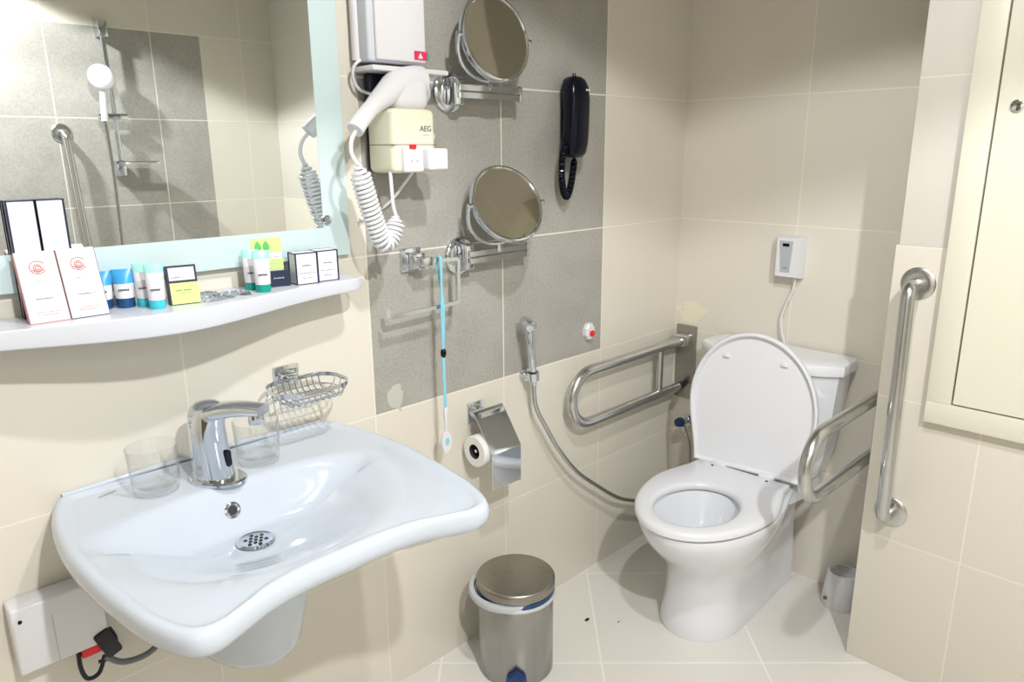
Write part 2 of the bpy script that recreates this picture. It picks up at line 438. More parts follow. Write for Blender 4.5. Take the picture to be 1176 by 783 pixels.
# spout: flattened tapering arm from the top of the body
pts = catmull([F0+fd*(-.012)+Vector((0, 0, .104)), F0+fd*.03+Vector((0, 0, .121)), F0+fd*.075+Vector((0, 0, .130)), F0+fd*.116+Vector((0, 0, .132))], 6)
rs = []
for i, p in enumerate(pts):
    t = i/(len(pts)-1); hw = .0245*(1-t)+.016*t; hh = .016*(1-t)+.008*t
    rs.append([p+fs*hw*math.copysign(abs(math.cos(a))**.6, math.cos(a))+Vector((0, 0, hh*math.copysign(abs(math.sin(a))**.6, math.sin(a)))) for a in [2*PI*k/20 for k in range(20)]])
part(tap, 'spout', MB().loft(rs), M['chrome'], angle=50, mx=TS)
ae = F0+fd*.101+Vector((0, 0, .128))
part(tap, 'aerator', MB().cyl(ae, ae-Vector((0, 0, .02)), .0125, seg=20, bev=.002), M['chrome'], mx=TS)
wc = F0+fd*.0385+Vector((0, 0, .040)); wm = frame(wc, fs, (0, 0, 1))
capsule = [(.0055*math.cos(a), .009+.0055*math.sin(a), 0) for a in [PI*k/8 for k in range(9)]]+[(-.0055*math.cos(a), -.009-.0055*math.sin(a), 0) for a in [PI*k/8 for k in range(9)]]
part(tap, 'sensor_window', MB().prism([Vector(c)-Vector((0, 0, .004)) for c in capsule], (0, 0, .0052)), M['black'], parent=body, mx=TS @ wm, label='dark oval sensor window')

# ------------------------------------------------------------------ tumblers
def tumbler(x, y, label):
    z0 = .8257
    prof = [(0, 0), (.036, 0), (.040, .003), (.0425, .02), (.0455, .088), (.0450, .0895), (.0438, .088), (.0408, .022), (.036, .014), (0, .0125)]
    o = MB().lathe(prof, (x, y, z0), 40, cap0=False, cap1=False).build('glass_tumbler', M['glass'], loc=(x, y, z0), angle=60)
    tag(o, label, 'glass', 'tumblers on the wash basin')
tumbler(-1.690, -.108, 'clear glass tumbler on basin between tap and soap basket')
tumbler(-1.888, -.098, 'clear glass tumbler on basin left of the chrome tap')

# ------------------------------------------------------------------ wire soap basket
sb = thing('soap_basket', 'chrome wire soap basket on square wall plate above wash basin', 'soap holder', (-1.563, 0, .96))
part(sb, 'wall_plate', MB().bb((-1.592, -.008, .938), (-1.534, 0, .982), .002), M['chrome'])
part(sb, 'bracket', MB().bb((-1.583, -.026, .95), (-1.543, -.006, .966), .003).bb((-1.573, -.042, .953), (-1.553, -.024, .963), .002), M['chrome'])
def rr(cx, cy, hx, hy, r, z, n=8):
    o = []
    for sx, sy, a0 in ((1, 1, 0), (-1, 1, PI/2), (-1, -1, PI), (1, -1, 3*PI/2)):
        for k in range(n+1):
            a = a0+PI/2*k/n; o.append(Vector((cx+sx*(hx-r)+r*math.cos(a), cy+sy*(hy-r)+r*math.sin(a), z)))
    return o
scx, scy = -1.563, -.098
rim_ = []
for p in rr(scx, scy, .082, .058, .045, 0): rim_.append(p)
mb = MB()
# flat band rim
ringsR = [[Vector((p.x, p.y, z)) for p in rr(scx, scy, .082+d, .058+d, .045, 0)] for d, z in ((0, .953), (.0012, .953), (.0012, .962), (0, .962), (0, .953))]
mb.loft(ringsR, True, False, False)
part(sb, 'rim', mb, M['chrome'])
mb = MB()
mb.tube(rr(scx, scy, .074, .050, .040, .938), .0016, 6, closed=True)
mb.tube(rr(scx, scy, .058, .034, .028, .930), .0016, 6, closed=True)
part(sb, 'hoop', mb, M['chrome'])
mb = MB()
for i in range(9):
    x = scx-.056+.014*i; hy = .058 if abs(i-4) < 4 else .054
    mb.tube(catmull([(x, scy-hy, .955), (x, scy-hy+.008, .937), (x, scy-.034, .928), (x, scy, .926), (x, scy+.034, .928), (x, scy+hy-.008, .937), (x, scy+hy, .955)], 4), .0014, 6)
for sy in (-1, 0, 1):
    y = scy+sy*.024
    mb.tube(catmull([(scx-.082, y, .955), (scx-.074, y, .937), (scx-.05, y, .929), (scx, y, .927), (scx+.05, y, .929), (scx+.074, y, .937), (scx+.082, y, .955)], 4), .0014, 6)
part(sb, 'wire', mb, M['chrome'])

# ------------------------------------------------------------------ control box under the basin
cb = thing('control_box', 'white plastic control box with black cables on wall under basin', 'control box', (-2.07, 0, .595))
cov = part(cb, 'cover', MB().bb((-2.142, -.052, .53), (-1.995, -.001, .662), .005, 3), M['white'])
part(cb, 'seam', MB().bb((-2.081, -.0526, .534), (-2.0800, -.0515, .630), 0), M['greyprint'], parent=cov)
part(cb, 'indicator', MB().cyl((-2.129, -.0535, .637), (-2.129, -.0515, .637), .0035, seg=14), M['black'], parent=cov)
part(cb, 'connector', MB().box((-2.0, -.046, .527), (.030, .024, .062), .006, 2, Matrix.Rotation(-.35, 3, 'Y')), M['blackcable'], label='black cable connector')
part(cb, 'warning_tag', MB().box((-2.028, -.045, .523), (.034, .012, .020), .003), M['red'], label='red clip')
mb = MB().tube(catmull([(-2.048, -.04, .532), (-2.050, -.046, .495), (-2.042, -.048, .468), (-2.022, -.048, .470), (-2.008, -.046, .50)], 8), .0042, 8)
mb.tube(catmull([(-1.992, -.045, .553), (-1.984, -.046, .522), (-2.0, -.048, .492), (-2.02, -.046, .492)], 8), .0032, 8)
part(cb, 'cable', mb, M['blackcable'])
mb = MB().tube(catmull([(-2.008, -.05, .50), (-1.98, -.05, .472), (-1.94, -.05, .465), (-1.91, -.05, .478), (-1.890, -.045, .50)], 8), .006, 10)
part(cb, 'grey_hose', mb, M['greyhose'], label='grey hose')

# ================================================================== mirror
mir = thing('wall_mirror', 'large frameless wall mirror with frosted border above white shelf', 'mirror', (-1.83, 0, 1.6))
mx0, mx1, mz0, mz1 = -2.27, -1.388, 1.213, 2.1
part(mir, 'pane', MB().bb((mx0, -.020, mz0), (mx1, -.012, mz1), .0008, 1), M['mirror'])
fr_ = MB()
bw = .064
fr_.bb((mx0, -.0206, mz0), (mx1, -.0201, mz0+bw)).bb((mx1-bw, -.0206, mz0+bw), (mx1, -.0201, mz1)).bb((mx0, -.0206, mz0+bw), (mx0+bw, -.0201, mz1)).bb((mx0+bw, -.0206, mz1-bw), (mx1-bw, -.0201, mz1))
part(mir, 'frosted_border', fr_, M['frost'])
part(mir, 'backing_frame', MB().bb((mx0+.03, -.012, mz0+.03), (mx1-.03, 0, mz1-.03)), M['greyring'])
for x in (mx0+.055, mx1-.055):
    part(mir, 'fixing_stud', MB().lathe([(0, 0), (.011, 0), (.011, .003), (.008, .006), (0, .0065)], (x, -.0206, 1.2935), 24, (0, -1, 0)), M['chrome'], label='round chrome fixing stud')

# ================================================================== shelf
def shelf_front(x):
    t = min(1, abs(x+1.835)/.43)
    base = .178-.050*smooth(t*1.35)-.020*t**2
    if t > .93: base -= (1-math.sqrt(max(0, 1-((t-.93)/.07)**2)))*.035
    return -base
N = 64; X0, X1 = -2.257, -1.413
top, bot = [], []
rings = []
zt = 1.172
for i in range(N+1):
    x = X0+(X1-X0)*i/N; yf = shelf_front(x); t = min(1, abs(x+1.835)/.455)
    zb = 1.132+.013*smooth(t)
    e = .006
    rings.append([Vector((x, -.002, zb)), Vector((x, yf+e, zb)), Vector((x, yf+e*.3, zb+e*.3)), Vector((x, yf, zb+e)), Vector((x, yf, zt-.002)), Vector((x, yf+.0015, zt)), Vector((x, yf+.0105, zt)), Vector((x, yf+.0125, zt-.0025)), Vector((x, -.002, zt-.0025))])
sh = MB().loft(rings).build('wall_shelf', M['shelf'], loc=(-1.835, 0, 1.15), angle=30)
tag(sh, 'long white wall shelf with bulging front edge under the mirror', 'shelf')
ZS = zt-.0025

def text_lines(root, parent, mx, lines, m, name='printed_text'):
    """small runs of unreadable print: (x, y, width, height) strokes on a face"""
    b = MB()
    for (x, y, w_, h) in lines:
        n = max(2, int(w_/(h*1.1))); 
        for k in range(n):
            if random.random() < .12: continue
            ww = w_/n
            b.box((x-w_/2+ww*(k+.5), y, .0003), (ww*.68, h*random.uniform(.6, 1), .0005))
    return part(root, name, b, m, parent=parent, mx=mx)

# ---- leaning slim boxes with a red rose mark, two upright boxes behind
def slim_box(x, y, z, w_, h, d, lean, side, label, group, rose, rx=0):
    t = thing('slim_white_box', label, 'box', (x, y, z), group)
    R = frame((x, y, z), (1, 0, 0), (0, math.sin(lean), math.cos(lean)))
    bx = part(t, 'carton', MB().bb((-w_/2, 0, -d), (w_/2, h, 0), .0008, 1), M['paper'], mx=R)
    e = .0018
    part(t, 'dark_edge', MB().bb((w_/2-.0002, -.0002, -d-.0003), (w_/2+.0006, h+.0002, -.0004)).bb((-w_/2-.0006, -.0002, -d-.0003), (-w_/2+.0002, h+.0002, -d*.30)).bb((-w_/2, -.0008, -d-.0003), (w_/2, .0002, -.0004)), side, parent=bx, mx=R)
    if rose:
        m3 = MB(); cx, cy, r = .0, h*.77, w_*.20
        m3.tube([(cx+r*math.cos(a), cy+r*.93*math.sin(a), .0004) for a in [.6+5.2*k/40 for k in range(41)]], .00075, 5)
        m3.tube([(cx+r*.62*math.cos(a)*(.25+.75*k/40), cy+r*.6*math.sin(a)*(.25+.75*k/40), .0004) for k, a in [(k, 4*PI*k/40) for k in range(41)]], .0008, 5)
        m3.tube([(cx-r*.8, cy-r*.25, .0004), (cx-r*.1, cy-r*.75, .0004), (cx+r*.75, cy-r*.35, .0004)], .0007, 5)
        part(t, 'rose_mark', m3, M['rose'], parent=bx, mx=R)
        text_lines(t, bx, R, [(0, h*.57, w_*.26, .0016)], M['rose'])
        text_lines(t, bx, R, [(0, h*.33, w_*.5, .0022)], M['print'])
        text_lines(t, bx, R, [(0, h*.14, w_*.6, .0014), (0, h*.105, w_*.56, .0014)], M['rose'])
    return t
slim_box(-2.0125, -.096, ZS+.0012, .058, .120, .016, .36, M['rose'], 'slim white box with red rose mark leaning on shelf, far left', 'leaning white boxes', True)
slim_box(-1.9520, -.096, ZS+.0012, .058, .120, .016, .36, M['navycard'], 'slim white box with red rose mark leaning beside the blue tubes', 'leaning white boxes', True)
def edged_box(x, y, z, w_, h, d, yaw, label, group, cat='box', name='navy_edged_box', txt=True, lean=0):
    t = thing(name, label, cat, (x, y, z), group)
    R = Matrix.Translation((x, y, z)) @ Matrix.Rotation(yaw, 4, 'Z') @ frame((0, 0, 0), (1, 0, 0), (0, math.sin(lean), math.cos(lean)))
    bx = part(t, 'carton', MB().bb((-w_/2, 0, -d), (w_/2, h, 0), .0006, 1), M['paper'], mx=R)
    e = .0016; q = .0004
    m2 = MB()
    for zz in (q, -d-q):
        for xx in (-w_/2, w_/2): m2.box((xx, h/2, zz-(0 if zz > 0 else 0)), (e*2, h+q, q*2.4))
        for yy in (0, h): m2.box((0, yy+ (e*.5 if yy == 0 else -e*.5), zz), (w_, e, q*2.4))
    for xx in (-w_/2, w_/2):
        for zz in (-e*.7, -d+e*.7): m2.box((xx, h/2, zz), (q*2.6, h, e*1.6))
        for yy in (e*.6, h-e*.6): m2.box((xx, yy, -d/2), (q*2.6, e*1.4, d))
    m2.box((0, h, -e*.6), (w_, q*2, e*1.4)).box((0, h, -d+e*.6), (w_, q*2, e*1.4))
    part(t, 'navy_border', m2, M['navycard'], parent=bx, mx=R)
    if txt: text_lines(t, bx, R, [(0, h*.60, w_*.42, .0022), (0, h*.36, w_*.8, .0008), (0, h*.2, w_*.4, .0014)], M['print'])
    else: text_lines(t, bx, R, [(w_*.1, h*.47, w_*.2, .004)], M['greyprint'])
    return t
edged_box(-2.0165, -.038, ZS, .041, .196, .015, 0, 'tall white box with navy edges standing against mirror, left', 'tall boxes against the mirror', name='tall_white_box', txt=False)
edged_box(-1.9745, -.038, ZS, .041, .196, .015, 0, 'tall white box with navy edges standing against mirror, right', 'tall boxes against the mirror', name='tall_white_box', txt=False)
# ---- soap boxes on the right
edged_box(-1.534, -.082, ZS, .047, .066, .036, -.10, 'white navy-edged soap box beside the green tubes', 'soap boxes at the right end of the shelf', name='soap_box')
edged_box(-1.482, -.078, ZS, .047, .066, .036, -.06, 'white navy-edged soap box nearest right end of shelf', 'soap boxes at the right end of the shelf', name='soap_box')

# ---- toiletry tubes standing on their caps
def tube_bottle(x, y, w_, h, cap_m, body_m, crimp_m, label, group, capf=.2, band=None, yaw=-.35):
    t = thing('toiletry_tube', label, 'tube', (x, y, ZS), group)
    R = Matrix.Translation((x, y, ZS)) @ Matrix.Rotation(yaw, 4, 'Z')
    def el(a, b, z, n=24): return [Vector((a*math.cos(2*PI*k/n), b*math.sin(2*PI*k/n), z)) for k in range(n)]
    r = w_*.43
    ch = h*capf
    part(t, 'cap', MB().loft([el(r*.93, r*.93, 0), el(r, r, .002), el(r, r, ch-.001), el(r*.95, r*.95, ch)]), cap_m, mx=R)
    r0 = r*1.02
    n = 8; rg = []
    for k in range(n+1):
        s = k/n; z = ch+(h-ch)*s
        rg.append(el(r0*(1-s)+w_*.5*s, r0*(1-s)**.8+.0012, z))
    if band:
        split = [k for k in range(n+1) if k/n <= band[0]]; k0 = split[-1]
        bd = part(t, 'body', MB().loft(rg[:k0+1]), body_m, mx=R)
        part(t, 'crimp_end', MB().loft(rg[k0:]), crimp_m, mx=R)
    else:
        bd = part(t, 'body', MB().loft(rg), body_m, mx=R)
    zz = ch+(h-ch)*.30; rad = r0*(1-.3)**.8
    m2 = MB()
    for k in range(6): m2.box((-w_*.22+k*w_*.085, -rad-.0022, zz), (w_*.06, .002, .0026))
    part(t, 'printed_text', m2, M['print'], parent=bd, mx=R)
    return t
tube_bottle(-1.882, -.052, .036, .069, M['deepblue'], M['paper'], M['blue'], 'bright blue topped tube with dark cap, nearer of the two', 'blue topped tubes', capf=.26, band=(.5,))
tube_bottle(-1.915, -.038, .036, .067, M['deepblue'], M['paper'], M['blue'], 'bright blue topped tube half hidden behind the leaning boxes', 'blue topped tubes', capf=.26, band=(.5,))
tube_bottle(-1.846, -.105, .032, .080, M['cyan'], M['paper'], M['mint'], 'white tube with turquoise cap, nearer one beside the lime card', 'turquoise capped tubes', capf=.20, band=(.84,))
tube_bottle(-1.853, -.066, .032, .078, M['cyan'], M['paper'], M['mint'], 'white tube with turquoise cap standing behind its twin', 'turquoise capped tubes', capf=.20, band=(.84,))
tube_bottle(-1.638, -.092, .034, .082, M['teal'], M['paper'], M['mint'], 'white tube with dark green cap in front of lime packet', 'green capped tubes', capf=.19, band=(.80,))
tube_bottle(-1.640, -.050, .034, .080, M['teal'], M['paper'], M['mint'], 'white tube with dark green cap behind its twin', 'green capped tubes', capf=.19, band=(.80,))

# ---- lime and black card boxes
def lime_box(x, y, yaw):
    t = thing('lime_soap_box', 'lime green box with black framed white lid beside the turquoise tubes', 'box', (x, y, ZS))
    R = Matrix.Translation((x, y, ZS)) @ Matrix.Rotation(yaw, 4, 'Z') @ frame((0, 0, 0), (1, 0, 0), (0, .18, 1))
    w_, h, d = .052, .072, .022
    bx = part(t, 'carton', MB().bb((-w_/2, 0, -d), (w_/2, h, 0), .0006, 1), M['navycard'], mx=R)
    part(t, 'lime_face', MB().bb((-w_/2+.0035, .0015, .0001), (w_/2+.0008, .040, .0009)), M['lime'], parent=bx, mx=R)
    part(t, 'white_face', MB().bb((-w_/2+.004, .0445, .0001), (w_/2-.004, h-.004, .0009)), M['paper'], parent=bx, mx=R)
    text_lines(t, bx, R @ Matrix.Translation((0, 0, .0008)), [(0, .026, .026, .0022), (0, .021, .022, .0012)], M['print'])
    text_lines(t, bx, R @ Matrix.Translation((0, 0, .0008)), [(-.008, .050, .022, .0018)], M['print'])
lime_box(-1.798, -.108, -.18)
def lime_packet(x, y, yaw):
    t = thing('lime_packet', 'white and lime packet with green leaf print against the mirror', 'packet', (x, y, ZS))
    R = Matrix.Translation((x, y, ZS)) @ Matrix.Rotation(yaw, 4, 'Z') @ frame((0, 0, 0), (1, 0, 0), (0, .12, 1))
    w_, h, d = .062, .098, .012
    bx = part(t, 'carton', MB().bb((-w_/2, 0, -d), (w_/2, h, 0), .001, 1), M['paper'], mx=R)
    part(t, 'lime_face', MB().bb((-w_/2, h-.030, .0001), (w_/2, h, .0009)).bb((-w_/2+.006, .032, .0001), (w_/2, .054, .0009)), M['lime'], parent=bx, mx=R)
    m2 = MB()
    for cx in (-.018, -.001):
        m2.prism([(cx+.0065*math.cos(a)*(1-.4*math.sin(a)), h-.016+.010*math.sin(a), .0008) for a in [2*PI*k/18 for k in range(18)]], (0, 0, .0007))
    part(t, 'leaf_print', m2, M['green'], parent=bx, mx=R)
    text_lines(t, bx, R @ Matrix.Translation((0, 0, .0006)), [(.006, h-.040, .034, .0018), (.006, .044, .02, .0016)], M['greyprint'])
lime_packet(-1.594, -.036, -.15)
def navy_box(x, y, yaw):
    t = thing('navy_soap_box', 'low navy box with pale script between green tubes and soap boxes', 'box', (x, y, ZS))
    R = Matrix.Translation((x, y, ZS)) @ Matrix.Rotation(yaw, 4, 'Z') @ frame((0, 0, 0), (1, 0, 0), (0, .10, 1))
    bx = part(t, 'carton', MB().bb((-.024, 0, -.018), (.024, .033, 0), .0008, 1), M['navycard'], mx=R)
    text_lines(t, bx, R, [(0, .018, .022, .003)], M['greyprint'])
navy_box(-1.590, -.066, -.2)
# ---- flat clear packets lying on the shelf
for i, (x, y, a, zz) in enumerate([(-1.738, -.100, .2, 0), (-1.695, -.082, -.35, 0), (-1.740, -.052, .3, .0)]):
    rg = []
    c, s = math.cos(a), math.sin(a)
    n = 12
    b = MB(); g = []
    for u in range(n+1):
        row = []
        for v in range(n+1):
            lx, ly = (u/n-.5)*.062, (v/n-.5)*.040
            h = .007*(1-(2*u/n-1)**4)*(1-(2*v/n-1)**4)*(.7+.5*math.sin(u*1.9+i)*math.cos(v*1.7))+.0008
            row.append((x+lx*c-ly*s, y+lx*s+ly*c, h))
        g.append(row)
    vt = [[b.bm.verts.new((p[0], p[1], ZS+zz+p[2])) for p in r] for r in g]; vb = [[b.bm.verts.new((p[0], p[1], ZS+zz)) for p in r] for r in g]
    for u in range(n):
        for v in range(n):
            b.bm.faces.new((vt[u][v], vt[u+1][v], vt[u+1][v+1], vt[u][v+1])); b.bm.faces.new((vb[u][v], vb[u][v+1], vb[u+1][v+1], vb[u+1][v]))
    for u in range(n):
        for (A_, k) in ((0, 0), (0, n)):
            b.bm.faces.new((vt[u][k], vt[u+1][k], vb[u+1][k], vb[u][k])); b.bm.faces.new((vt[k][u], vt[k][u+1], vb[k][u+1], vb[k][u]))
    o = b.build('cellophane_packet', M['cello'], loc=(x, y, ZS), angle=60)
    tag(o, ['crumpled clear packet on shelf next to the lime box', 'crumpled clear packet on shelf nearest the green capped tubes', 'crumpled clear packet lying by the mirror behind other packets'][i], 'packet', 'clear packets on the shelf')

# ================================================================== hair dryer on the wall
hd = thing('hair_dryer', 'cream and white wall hair dryer with coiled white cord beside the mirror', 'hair dryer', (-1.28, 0, 1.47))
part(hd, 'back_plate', MB().bb((-1.318, -.022, 1.392), (-1.215, 0, 1.612), .012, 3), M['navy'], label='dark back plate')
def rbox(lo, hi, r, seg=4): return MB().bb(lo, hi, r, seg)
hold = part(hd, 'holder', rbox((-1.326, -.118, 1.392), (-1.205, -.018, 1.530), .014), M['cream'])
part(hd, 'seam', MB().bb((-1.3265, -.1186, 1.4525), (-1.2045, -.03, 1.4538)), M['gap'], parent=hold)
part(hd, 'switch', MB().box((-1.282, -.131, 1.449), (.018, .006, .010), .0025, 2), M['red'], label='red switch')
sk = part(hd, 'shaver_socket', rbox((-1.305, -.130, 1.393), (-1.250, -.1, 1.448), .006), M['white'], label='white socket block')
part(hd, 'plug', rbox((-1.250, -.146, 1.397), (-1.193, -.1, 1.445), .006), M['white'], label='white square plug')
m2 = MB()
for sx in (-.008, .008): m2.cyl((-1.278+sx, -.1315, 1.418), (-1.278+sx, -.1295, 1.418), .0025, seg=10)
m2.bb((-1.288, -.1306, 1.404), (-1.268, -.1296, 1.4052))
part(hd, 'slot', m2, M['greyprint'], parent=sk)
# handset: barrel lying in the holder, handle and nozzle reaching down-left
bar = [(-1.205, -.072, 1.592), (-1.235, -.076, 1.590), (-1.28, -.080, 1.580), (-1.32, -.088, 1.557), (-1.36, -.098, 1.531), (-1.398, -.110, 1.502), (-1.418, -.116, 1.482)]
pth = catmull(bar, 5); n = len(pth)
rad = [.034+.0 if i < n*.30 else .034-(.016*min(1, (i/n-.30)/.35)) for i in range(n)]
rad[0] = .020; rad[1] = .029
hs = part(hd, 'handset', MB().tube(pth, .03, 20, radii=rad), M['white'], label='white handset')
part(hd, 'head', rbox((-1.305, -.112, 1.524), (-1.208, -.030, 1.606), .026, 5), M['white'], parent=hs, label='white dryer head')
part(hd, 'inlet_grille', MB().cyl((-1.2, -.072, 1.568), (-1.2075, -.072, 1.568), .026, seg=24, bev=.002), M['greyring'], parent=hs)
text_part(hd, 'printed_logo', 'AEG', .017, frame((-1.235, -.1185, 1.487), (1, 0, 0), (0, 0, 1)), M['print'], hold)
text_lines(hd, hold, frame((-1.235, -.1182, 1.474), (1, 0, 0), (0, 0, 1)), [(0, 0, .024, .0022)], M['greyprint'])
# coiled cord
lead = [(-1.416, -.117, 1.482), (-1.432, -.122, 1.462), (-1.436, -.126, 1.435), (-1.425, -.130, 1.412)]
coilp = [(-1.425, -.130, 1.412), (-1.414, -.130, 1.366), (-1.396, -.130, 1.305), (-1.378, -.128, 1.258), (-1.362, -.125, 1.243), (-1.345, -.122, 1.254), (-1.331, -.118, 1.278), (-1.322, -.112, 1.300)]
tail = [(-1.322, -.112, 1.300), (-1.324, -.106, 1.322), (-1.322, -.100, 1.36), (-1.320, -.095, 1.395)]
def coil(path, r, turns, wire, seg=6, taper=.1, step=12):
    P = catmull(path, 24); L = [0]
    for a, b in zip(P[:-1], P[1:]): L.append(L[-1]+(b-a).length)
    tot = L[-1]; out = []; m = int(turns*step)
    N0 = None; Tp = None; j = 0
    for i in range(m+1):
        s = tot*i/m
        while j < len(L)-2 and L[j+1] < s: j += 1
        f = (s-L[j])/max(1e-9, L[j+1]-L[j]); p = P[j].lerp(P[j+1], f); t = (P[j+1]-P[j]).normalized()
        if N0 is None: N0 = Vector((0, 1, 0)); N0 = (N0-t*N0.dot(t)).normalized()
        else:
            N0 = Tp.rotation_difference(t) @ N0; N0 = (N0-t*N0.dot(t)).normalized()
        Tp = t; B = t.cross(N0); a = 2*PI*turns*i/m
        u = i/m; rr_ = r*min(1, .12+u/taper, .12+(1-u)/taper)
        out.append(p+(N0*math.cos(a)+B*math.sin(a))*rr_)
    return MB().tube(out, wire, seg)
m2 = coil(coilp, .0190, 27, .0040)
m2.tube(catmull(lead, 6), .0045, 8); m2.tube(catmull(tail, 6), .0040, 8)
part(hd, 'coiled_cord', m2, M['white'])
m2 = MB().tube(catmull([(-1.22, -.06, 1.478), (-1.195, -.055, 1.492), (-1.165, -.04, 1.488), (-1.142, -.03, 1.474), (-1.165, -.04, 1.457), (-1.20, -.06, 1.452)], 6), .0036, 8)
m2.tube(catmull([(-1.245, -.08, 1.395), (-1.25, -.05, 1.366), (-1.275, -.025, 1.325), (-1.315, -.015, 1.300), (-1.352, -.012, 1.288)], 6), .0036, 8)
part(hd, 'supply_cable', m2, M['white'])

# ================================================================== white unit above
wd = thing('wall_dispenser', 'white box-shaped wall dispenser with pink sticker above the hair dryer', 'dispenser', (-1.25, 0, 1.63))
ob = part(wd, 'housing', MB().bb((-1.338, -.062, 1.628), (-1.182, 0, 2.0), .006, 3), M['shelf'])
part(wd, 'front_cover', MB().bb((-1.322, -.070, 1.632), (-1.188, -.06, 1.995), .004, 3), M['white'])
part(wd, 'base_ledge', MB().bb((-1.345, -.085, 1.608), (-1.135, 0, 1.619), .003, 2), M['white'])
st = part(wd, 'sticker', MB().bb((-1.222, -.0708, 1.638), (-1.186, -.0698, 1.657)), M['pinklabel'], label='pink sticker')
part(wd, 'triangle_mark', MB().prism([(-1.212, -.0712, 1.6415), (-1.198, -.0712, 1.6415), (-1.205, -.0712, 1.654)], (0, .0006, 0)), M['paper'], parent=st)
part(wd, 'green_strip', MB().bb((-1.1865, -.0709, 1.639), (-1.1815, -.060, 1.656)), M['teal'], parent=st)
part(wd, 'cable', MB().tube(catmull([(-1.318, -.03, 1.636), (-1.335, -.028, 1.634), (-1.352, -.024, 1.618), (-1.353, -.02, 1.595), (-1.338, -.018, 1.573), (-1.305, -.022, 1.562)], 6), .0036, 8), M['white'])
part(wd, 'side_pipe', MB().cyl((-1.338, -.016, 1.632), (-1.338, -.016, 2.0), .011, seg=16), M['white'])

# ================================================================== magnifying mirrors on arms
def mag_mirror(bx, bz, arm_end, post_x, cz, cy, cx, nrm, label, yoke_lean):
    t = thing('magnifying_mirror', label, 'mirror', (bx, 0, bz), 'round magnifying mirrors on swing arms')
    part(t, 'wall_plate', MB().lathe([(0, 0), (.050, 0), (.050, .006), (.046, .010), (.030, .013), (0, .014)], (bx, 0, bz), 40, (0, -1, 0)), M['chrome'], angle=45)
    part(t, 'pivot_block', MB().bb((bx-.016, -.046, bz-.034), (bx+.016, -.012, bz+.034), .005, 3), M['chrome'])
    ya = -.050
    x1 = arm_end
    for dz in (.0085, -.0095):
        part(t, 'arm', MB().bb((bx-.004, ya-.004, bz+dz-.0075), (x1, ya+.004, bz+dz+.0075), .001, 1), M['chrome'])
    part(t, 'arm_end', MB().bb((x1-.004, ya-.006, bz-.020), (x1+.006, ya+.006, bz+.020), .002, 2), M['chrome'])
    nv = Vector(nrm).normalized(); c = Vector((cx, cy, cz))
    yb = Vector((post_x, ya, bz+.018))
    part(t, 'post', MB().cyl((post_x, ya, bz+.006), (post_x, ya, bz+.03), .0075, .005, seg=16), M['chrome'])
    # U-shaped yoke in a plane through the disc centre
    side = Vector((nv.y, -nv.x, 0)).normalized()*-1
    down = (yb+Vector((0, 0, .010))-c); down = (down-side*down.dot(side)).normalized()
    R_ = (yb+Vector((0, 0, .010))-c).length
    pts = [c+side*math.cos(a)*.1135+down*math.sin(a)*R_ for a in [PI*k/40 for k in range(41)]]
    part(t, 'yoke', MB().tube(pts, .0056, 12), M['chrome'])
    for s_ in (-1, 1):
        part(t, 'pivot_knob', MB().cyl(c+side*s_*.104, c+side*s_*.119, .0065, seg=14, bev=.002), M['chrome'])
    q = []
    fr = part(t, 'rim', MB().lathe([(.0955, .006), (.099, .009), (.1035, .008), (.106, .003), (.106, -.006), (.103, -.012), (.095, -.015), (0, -.018)], c, 56, nv, False, True), M['chrome'], angle=50)
    part(t, 'mirror_glass', MB().lathe([(.0975*k/10, .0048+.0013*(k/10)**2) for k in range(1, 11)], c, 56, nv, True, False), M['magmirror'], parent=fr, angle=80)
mag_mirror(-1.070, 1.580, -.868, -.975, 1.703, -.085, -.985, (-.04, -.97, .20), 'upper round chrome magnifying mirror on swing arm beside the telephone', 0)
mag_mirror(-1.048, 1.172, -.842, -.950, 1.306, -.100, -.966, (-.15, -.88, .44), 'lower round chrome magnifying mirror on swing arm, tilted upward', 0)

# ================================================================== telephone
ph = thing('wall_telephone', 'black wall telephone with coiled cord on the grey tiles', 'telephone', (-.638, 0, 1.53))
def capsule_sec(cx, y, z, hw, hd, n=20): return [Vector((cx+hw*math.copysign(abs(math.cos(a))**.55, math.cos(a)), y+hd*math.copysign(abs(math.sin(a))**.55, math.sin(a)), z)) for a in [2*PI*k/n for k in range(n)]]
part(ph, 'cradle', MB().loft([capsule_sec(-.622, -.012, z, hw, .0125) for z, hw in ((1.438, .016), (1.446, .032), (1.48, .036), (1.56, .036), (1.61, .033), (1.62, .024))]), M['black'], angle=50)
rg = []
for z, hw, yc, hd_ in ((1.417, .012, -.040, .012), (1.420, .026, -.040, .020), (1.430, .036, -.041, .026), (1.455, .040, -.044, .028), (1.49, .040, -.050, .024), (1.54, .040, -.052, .023), (1.58, .040, -.050, .026), (1.612, .038, -.044, .028), (1.63, .030, -.041, .024), (1.638, .018, -.040, .016), (1.640, .008, -.040, .008)):
    rg.append(capsule_sec(-.640, yc, z, hw, hd_))
hsx = part(ph, 'handset', MB().loft(rg), M['black'], angle=60)
text_lines(ph, hsx, frame((-.617, -.0728, 1.602), (1, 0, 0), (0, 0, 1)), [(0, 0, .020, .006)], M['paper'])
part(ph, 'hook', MB().cyl((-.640, -.040, 1.638), (-.640, -.040, 1.648), .006, .004, seg=14), M['black'])
part(ph, 'jack', MB().box((-.604, -.014, 1.428), (.012, .014, .022), .003), M['greyring'], label='grey cord socket')
cordp = [(-.676, -.046, 1.462), (-.692, -.046, 1.425), (-.694, -.044, 1.372), (-.682, -.040, 1.326), (-.662, -.036, 1.308), (-.640, -.030, 1.332), (-.622, -.024, 1.374), (-.606, -.016, 1.418)]
